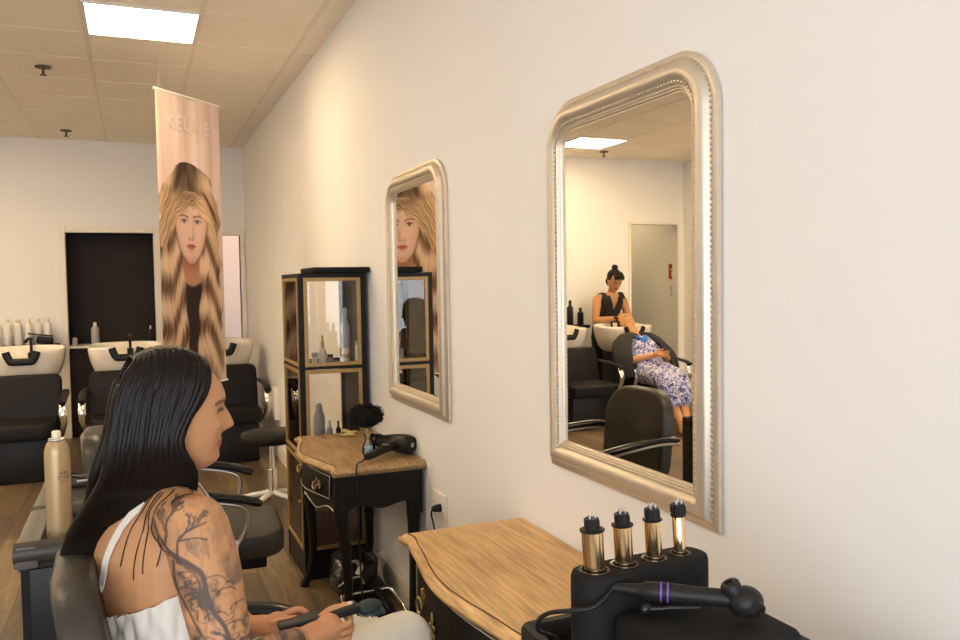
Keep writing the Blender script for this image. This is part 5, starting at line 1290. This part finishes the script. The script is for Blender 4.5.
def simple_face(C, P, H4, s=1.):
    Hi = np.array(H4.inverted()); L = (P @ Hi[:3, :3].T + Hi[:3, 3])/s; face_paint(C, L, k=.7)
def cloth(mb, voxel, name, mat, root, cuts=(), smooth=3, thick=.004):
    me = remeshed(mb, voxel, smooth)
    for co, no in cuts: keep_side(me, Vector(co), Vector(no).normalized())
    o = link(name, me, mat, root); md = o.modifiers.new('s', 'SOLIDIFY'); md.thickness = thick; md.offset = 1
    return o
def hand(fb, w, p, out, side, curl=.6, r=.0085):
    """five fingers on a palm at p; out = finger direction, side = towards the thumb"""
    out = out.normalized(); side = (side-out*side.dot(out)).normalized(); nrm = out.cross(side)
    for i in range(4):
        b = p+out*.018+side*(.026-.0172*i); L = (.040, .044, .041, .032)[i]
        d2 = (out*math.cos(curl)-nrm*math.sin(curl)); d3 = (out*math.cos(curl*2)-nrm*math.sin(curl*2))
        finger(fb, [b, b+out*L, b+out*L+d2*L*.62, b+out*L+d2*L*.62+d3*L*.45], r-.0006*i, 8)
    b = p-out*.018+side*.026; finger(fb, [b, b+side*.022+out*.022-nrm*.006, b+side*.024+out*.055-nrm*.016], r*1.12, 8)
print_mat, nt, b_ = new_mat('blue_white_print')
tc = nt.nodes.new('ShaderNodeTexCoord'); n1 = nt.nodes.new('ShaderNodeTexNoise'); n1.inputs['Scale'].default_value = 26; n1.inputs['Detail'].default_value = 2; n1.inputs['Distortion'].default_value = 1.6
nt.links.new(tc.outputs['Object'], n1.inputs['Vector'])
cr = nt.nodes.new('ShaderNodeValToRGB'); cr.color_ramp.interpolation = 'CONSTANT'
e = cr.color_ramp.elements; e[0].position = 0; e[0].color = (.035, .04, .14, 1); e[1].position = .42; e[1].color = (.14, .15, .42, 1)
for p_, c_ in ((.50, (.46, .45, .60, 1)), (.60, (.70, .66, .70, 1)), (.68, (.20, .22, .50, 1))):
    q = e.new(p_); q.color = c_
nt.links.new(n1.outputs['Fac'], cr.inputs[0]); nt.links.new(cr.outputs[0], b_.inputs['Base Color']); b_.inputs['Roughness'].default_value = .8
M['dress_print'] = print_mat

def make_stylist():
    X, Y = -4.075, 8.33
    root = thing('person', 'standing hairdresser in black sleeveless vest with short dark hair washing the customer', 'person', (X, Y, 0))
    o = lambda x, y, z: Vector((X+x, Y+y, z))
    R, F = Vector((-1, 0, 0)), Vector((0, -1, 0))              # she faces the room
    H4 = frame(o(.005, -.145, 1.51), -PI/2, -.45, 0)
    def torso(mb, g=0.):
        return loft(mb, [(o(0, .05, .86), R, F, .165+g, .115+g), (o(0, .05, .95), R, F, .165+g, .12+g), (o(0, .04, 1.07), R, F, .130+g, .098+g), (o(0, .01, 1.17), R, F, .145+g, .112+g), (o(0, -.02, 1.26), R, F, .155+g, .108+g), (o(0, -.045, 1.32), R, F, .135+g, .085+g), (o(0, -.06, 1.36), R, F, .08+g, .06+g)])
    b = MB(); torso(b)
    limb(b, [o(0, -.05, 1.33), o(0, -.085, 1.40), o(0, -.12, 1.47)], [.054, .048, .05])
    arms = []
    for sx in (-1, 1):
        s, e_, w = o(sx*.172, -.03, 1.285), o(sx*.235, -.09, 1.045), o(sx*.085, -.275, 1.075)
        if sx < 0: w = o(-.075, -.27, 1.08)
        limb(b, [o(0, -.04, 1.31), o(sx*.10, -.035, 1.315), s], [.055, .056, .055]); limb(b, [s, s.lerp(e_, .5), e_], [.055, .047, .040]); limb(b, [e_, e_.lerp(w, .35), w], [.041, .040, .027])
        p = w.lerp(o(sx*.03, -.335, 1.085), .75); limb(b, [w, p], [.027, .032], flat=(1, .7)); arms.append((w, p, sx))
        h = o(sx*.09, .05, .86); limb(b, [h, o(sx*.10, .06, .48), o(sx*.10, .08, .08)], [.095, .062, .042]); limb(b, [o(sx*.10, .08, .07), o(sx*.10, -.04, .035)], [.04, .032])
    head_mesh(b, H4)
    me = remeshed(b, .006, 2)
    fb = MB()
    for w, p, sx in arms: hand(fb, w, p, p-w, Vector((-sx*.3, 0, 1)), .5)
    join_mesh(me, fb); P = coords(me); C = np.tile(SKIN*1.0, (len(P), 1)); simple_face(C, P, H4); setcol(me, C); link('body', me, M['skin'], root)
    # vest: torso shell with shoulder straps and a V cut
    v = remeshed(torso(MB(), .010), .007, 4); bm = bmesh.new(); bm.from_mesh(v)
    for sx in (-1, 1):
        pass
    for co, no in ((o(0, -.1, 1.335), (0, .15, 1)),): bmesh.ops.bisect_plane(bm, geom=bm.verts[:]+bm.edges[:]+bm.faces[:], plane_co=co, plane_no=Vector(no).normalized(), clear_outer=True)
    kill = [x for x in bm.verts if x.co.y < Y-.02 and abs(x.co.x-X) < (x.co.z-1.17)*.33]
    bmesh.ops.delete(bm, geom=kill, context='VERTS'); bm.to_mesh(v); bm.free()
    vo = link('vest', v, M['black_cloth'], root); md = vo.modifiers.new('s', 'SOLIDIFY'); md.thickness = .005; md.offset = 1
    st = MB()
    for sx in (-1, 1): st.tube(smoothcurve([o(sx*.115, -.125, 1.30), o(sx*.118, -.085, 1.362), o(sx*.115, .0, 1.352), o(sx*.11, .06, 1.30)], 5), .030, 10, flat=(1.1, .35))
    so = st.build('vest_shoulder', M['black_cloth'], vo, smooth=60); so.matrix_parent_inverse = Matrix.Identity(4)
    k = MB(); loft(k, [(o(0, .05, .84), R, F, .178, .13), (o(0, .05, .95), R, F, .180, .135), (o(0, .045, 1.03), R, F, .155, .118)])
    for sx in (-1, 1): limb(k, [o(sx*.09, .05, .86), o(sx*.10, .06, .48), o(sx*.10, .08, .06)], [.108, .080, .070])
    link('trousers', remeshed(k, .008, 3), M['black_cloth'], root)
    # short hair with a knot on top
    Hr = H4.to_3x3(); hm = MB(); hm.ell(H4 @ Vector((-.022, 0, .040)), (.100, .086, .096), Hr, u=24, v=16); hm.ell(H4 @ Vector((-.06, 0, .145)), (.038, .040, .034), Hr, u=16, v=12); hm.ell(H4 @ Vector((-.07, 0, -.03)), (.05, .07, .07), Hr)
    for yy in (-.045, -.015, .02, .05): hm.tube([H4 @ Vector((.03, yy*.8, .115)), H4 @ Vector((.088, yy, .085)), H4 @ Vector((.099, yy*1.2, .05))], [.022, .020, .008], 8)
    link('hair', remeshed(hm, .006, 2), M['hair'], root)
make_stylist()

def make_client():
    X = -4.0
    root = thing('person', 'reclining customer in blue and white print dress having her hair washed', 'person', (X, 7.3, 0))
    def o(x, y, z):
        k = max(0, min(1, (7.84-y)/.40)); return Vector((X+x+.13*k, y-.13*k, z))
    R = Vector((-1, 0, 0))
    ax = Vector((0, .30, .30)).normalized(); fw = Vector((0, -.70, .72)).normalized()
    H4 = frame(o(-.02, 7.86, 1.03), -PI/2, 1.12, 0)
    S = [(o(.02, 7.28, .555), .165, .115), (o(.02, 7.34, .63), .155, .115), (o(.01, 7.42, .70), .145, .11), (o(0, 7.50, .77), .155, .112), (o(0, 7.555, .83), .150, .095), (o(0, 7.60, .875), .085, .065)]
    def torso(mb, g=0.):
        loft(mb, [(c, R, fw, a+g, d+g) for c, a, d in S]); mb.ell(o(.02, 7.27, .545), (.17+g, .13+g, .10+g)); 
        for sx in (-1, 1): mb.ell(o(sx*.07, 7.43, .80), (.065+g, .06+g, .06+g))
        return mb
    b = MB(); torso(b)
    limb(b, [o(0, 7.59, .855), o(-.01, 7.67, .93), o(-.02, 7.79, .995)], [.055, .049, .052])
    arms = []
    for sx in (-1, 1):
        s, e_, w = o(sx*.175, 7.545, .82), o(sx*.255, 7.36, .665), o(sx*.06-.02, 7.18, .735)
        limb(b, [o(0, 7.56, .82), o(sx*.1, 7.555, .83), s], [.055, .055, .055]); limb(b, [s, s.lerp(e_, .5), e_], [.054, .046, .040]); limb(b, [e_, e_.lerp(w, .35), w], [.041, .039, .027])
        p = w+Vector((-sx*.055, -.02, .004)); limb(b, [w, p], [.027, .032], flat=(1, .7)); arms.append((w, p, sx))
    legs = []
    for sx, kn, an in ((-1, o(-.02, 6.83, .50), o(.06, 6.62, .11)), (1, o(.17, 6.83, .495), o(.13, 6.60, .10))):
        h = o(.02+sx*.09, 7.27, .545); limb(b, [h, h.lerp(kn, .5)+Vector((0, 0, .02)), kn], [.095, .082, .058]); limb(b, [kn, kn.lerp(an, .35)+Vector((0, .02, 0)), an], [.056, .055, .036])
        ft = an+Vector((.02, -.15, -.075)); limb(b, [an, an+Vector((0, -.02, -.06)), ft], [.037, .038, .024]); legs.append((h, kn, an, ft))
    head_mesh(b, H4)
    me = remeshed(b, .006, 2); fb = MB()
    for w, p, sx in arms: hand(fb, w, p, p-w, Vector((0, .3, 1)), .7)
    join_mesh(me, fb); P = coords(me); C = np.tile(SKIN*1.08, (len(P), 1)); simple_face(C, P, H4); setcol(me, C); link('body', me, M['skin'], root)
    d = MB(); torso(d, .012)
    for h, kn, an, ft in legs: limb(d, [h, h.lerp(kn, .5)+Vector((0, 0, .02)), kn, kn.lerp(an, .45)], [.112, .10, .085, .082])
    d.ell(o(.05, 6.95, .50), (.15, .22, .085)); d.ell(o(.10, 6.78, .40), (.13, .08, .12))
    for sx in (-1, 1):
        s, e_ = o(sx*.175, 7.545, .82), o(sx*.255, 7.36, .665); limb(d, [o(sx*.09, 7.55, .83), s, s.lerp(e_, .75)], [.064, .068, .062])
    cloth(d, .008, 'dress', M['dress_print'], root, [((X, 7.47, .875), (0, .55, 1)), ((X, 6.62, .25), (0, -.3, -1))])
    c = MB()
    for sx in (-1, 1):
        c.tube(smoothcurve([o(sx*.06, 7.60, .915), o(sx*.16, 7.55, .905), o(sx*.245, 7.48, .83), o(sx*.30, 7.38, .72), o(sx*.315, 7.32, .60), o(sx*.30, 7.30, .50)], 5), [.058]*8+[.068]*10+[.06]*8, 14, flat=(1.6, .55))
    link('shoulder_cape', remeshed(c, .008, 3), M['black_cloth'], root)
    sc = MB(); sc.tube(smoothcurve([o(-.075, 7.56, .905), o(-.05, 7.48, .905), o(0, 7.44, .885), o(.05, 7.48, .905), o(.075, 7.56, .905)], 6), .020, 10, flat=(1.3, .7)); sc.ell(o(0, 7.43, .865), (.045, .02, .04)); link('scarf', remeshed(sc, .006, 2), M['blue_scarf'], root)
    hm = MB(); Hr = H4.to_3x3(); hm.ell(H4 @ Vector((-.025, 0, .030)), (.090, .083, .100), Hr, u=20, v=14); hm.ell(H4 @ Vector((-.10, 0, .06)), (.05, .06, .06), Hr)
    me2 = remeshed(hm, .007, 2); Hi = np.array(H4.inverted()); L = coords(me2) @ Hi[:3, :3].T + Hi[:3, 3]
    bm = bmesh.new(); bm.from_mesh(me2); bm.verts.ensure_lookup_table(); bmesh.ops.delete(bm, geom=[bm.verts[i] for i in np.where((L[:, 0] > .03+.55*np.maximum(L[:, 2], -.05)) & (L[:, 2] < .10))[0]], context='VERTS'); bm.to_mesh(me2); bm.free()
    link('hair', me2, M['hair'], root)
    for h, kn, an, ft in legs:
        s = MB(); s.tube([ft+Vector((-.008, -.03, -.010)), ft.lerp(an, .5)+Vector((0, 0, -.062+.03)), an+Vector((-.005, .05, -.085))], [.034, .032, .030], 12, flat=(1.15, .35)); s.tube(smoothcurve([ft+Vector((-.035, .01, -.01)), ft+Vector((0, .0, .022)), ft+Vector((.035, .01, -.01))], 4), .008, 8, flat=(1.8, .5)); so = s.build('sandal', M['terracotta'], root, smooth=60); so.matrix_parent_inverse = Matrix.Translation(-Vector(root.location))
make_client()
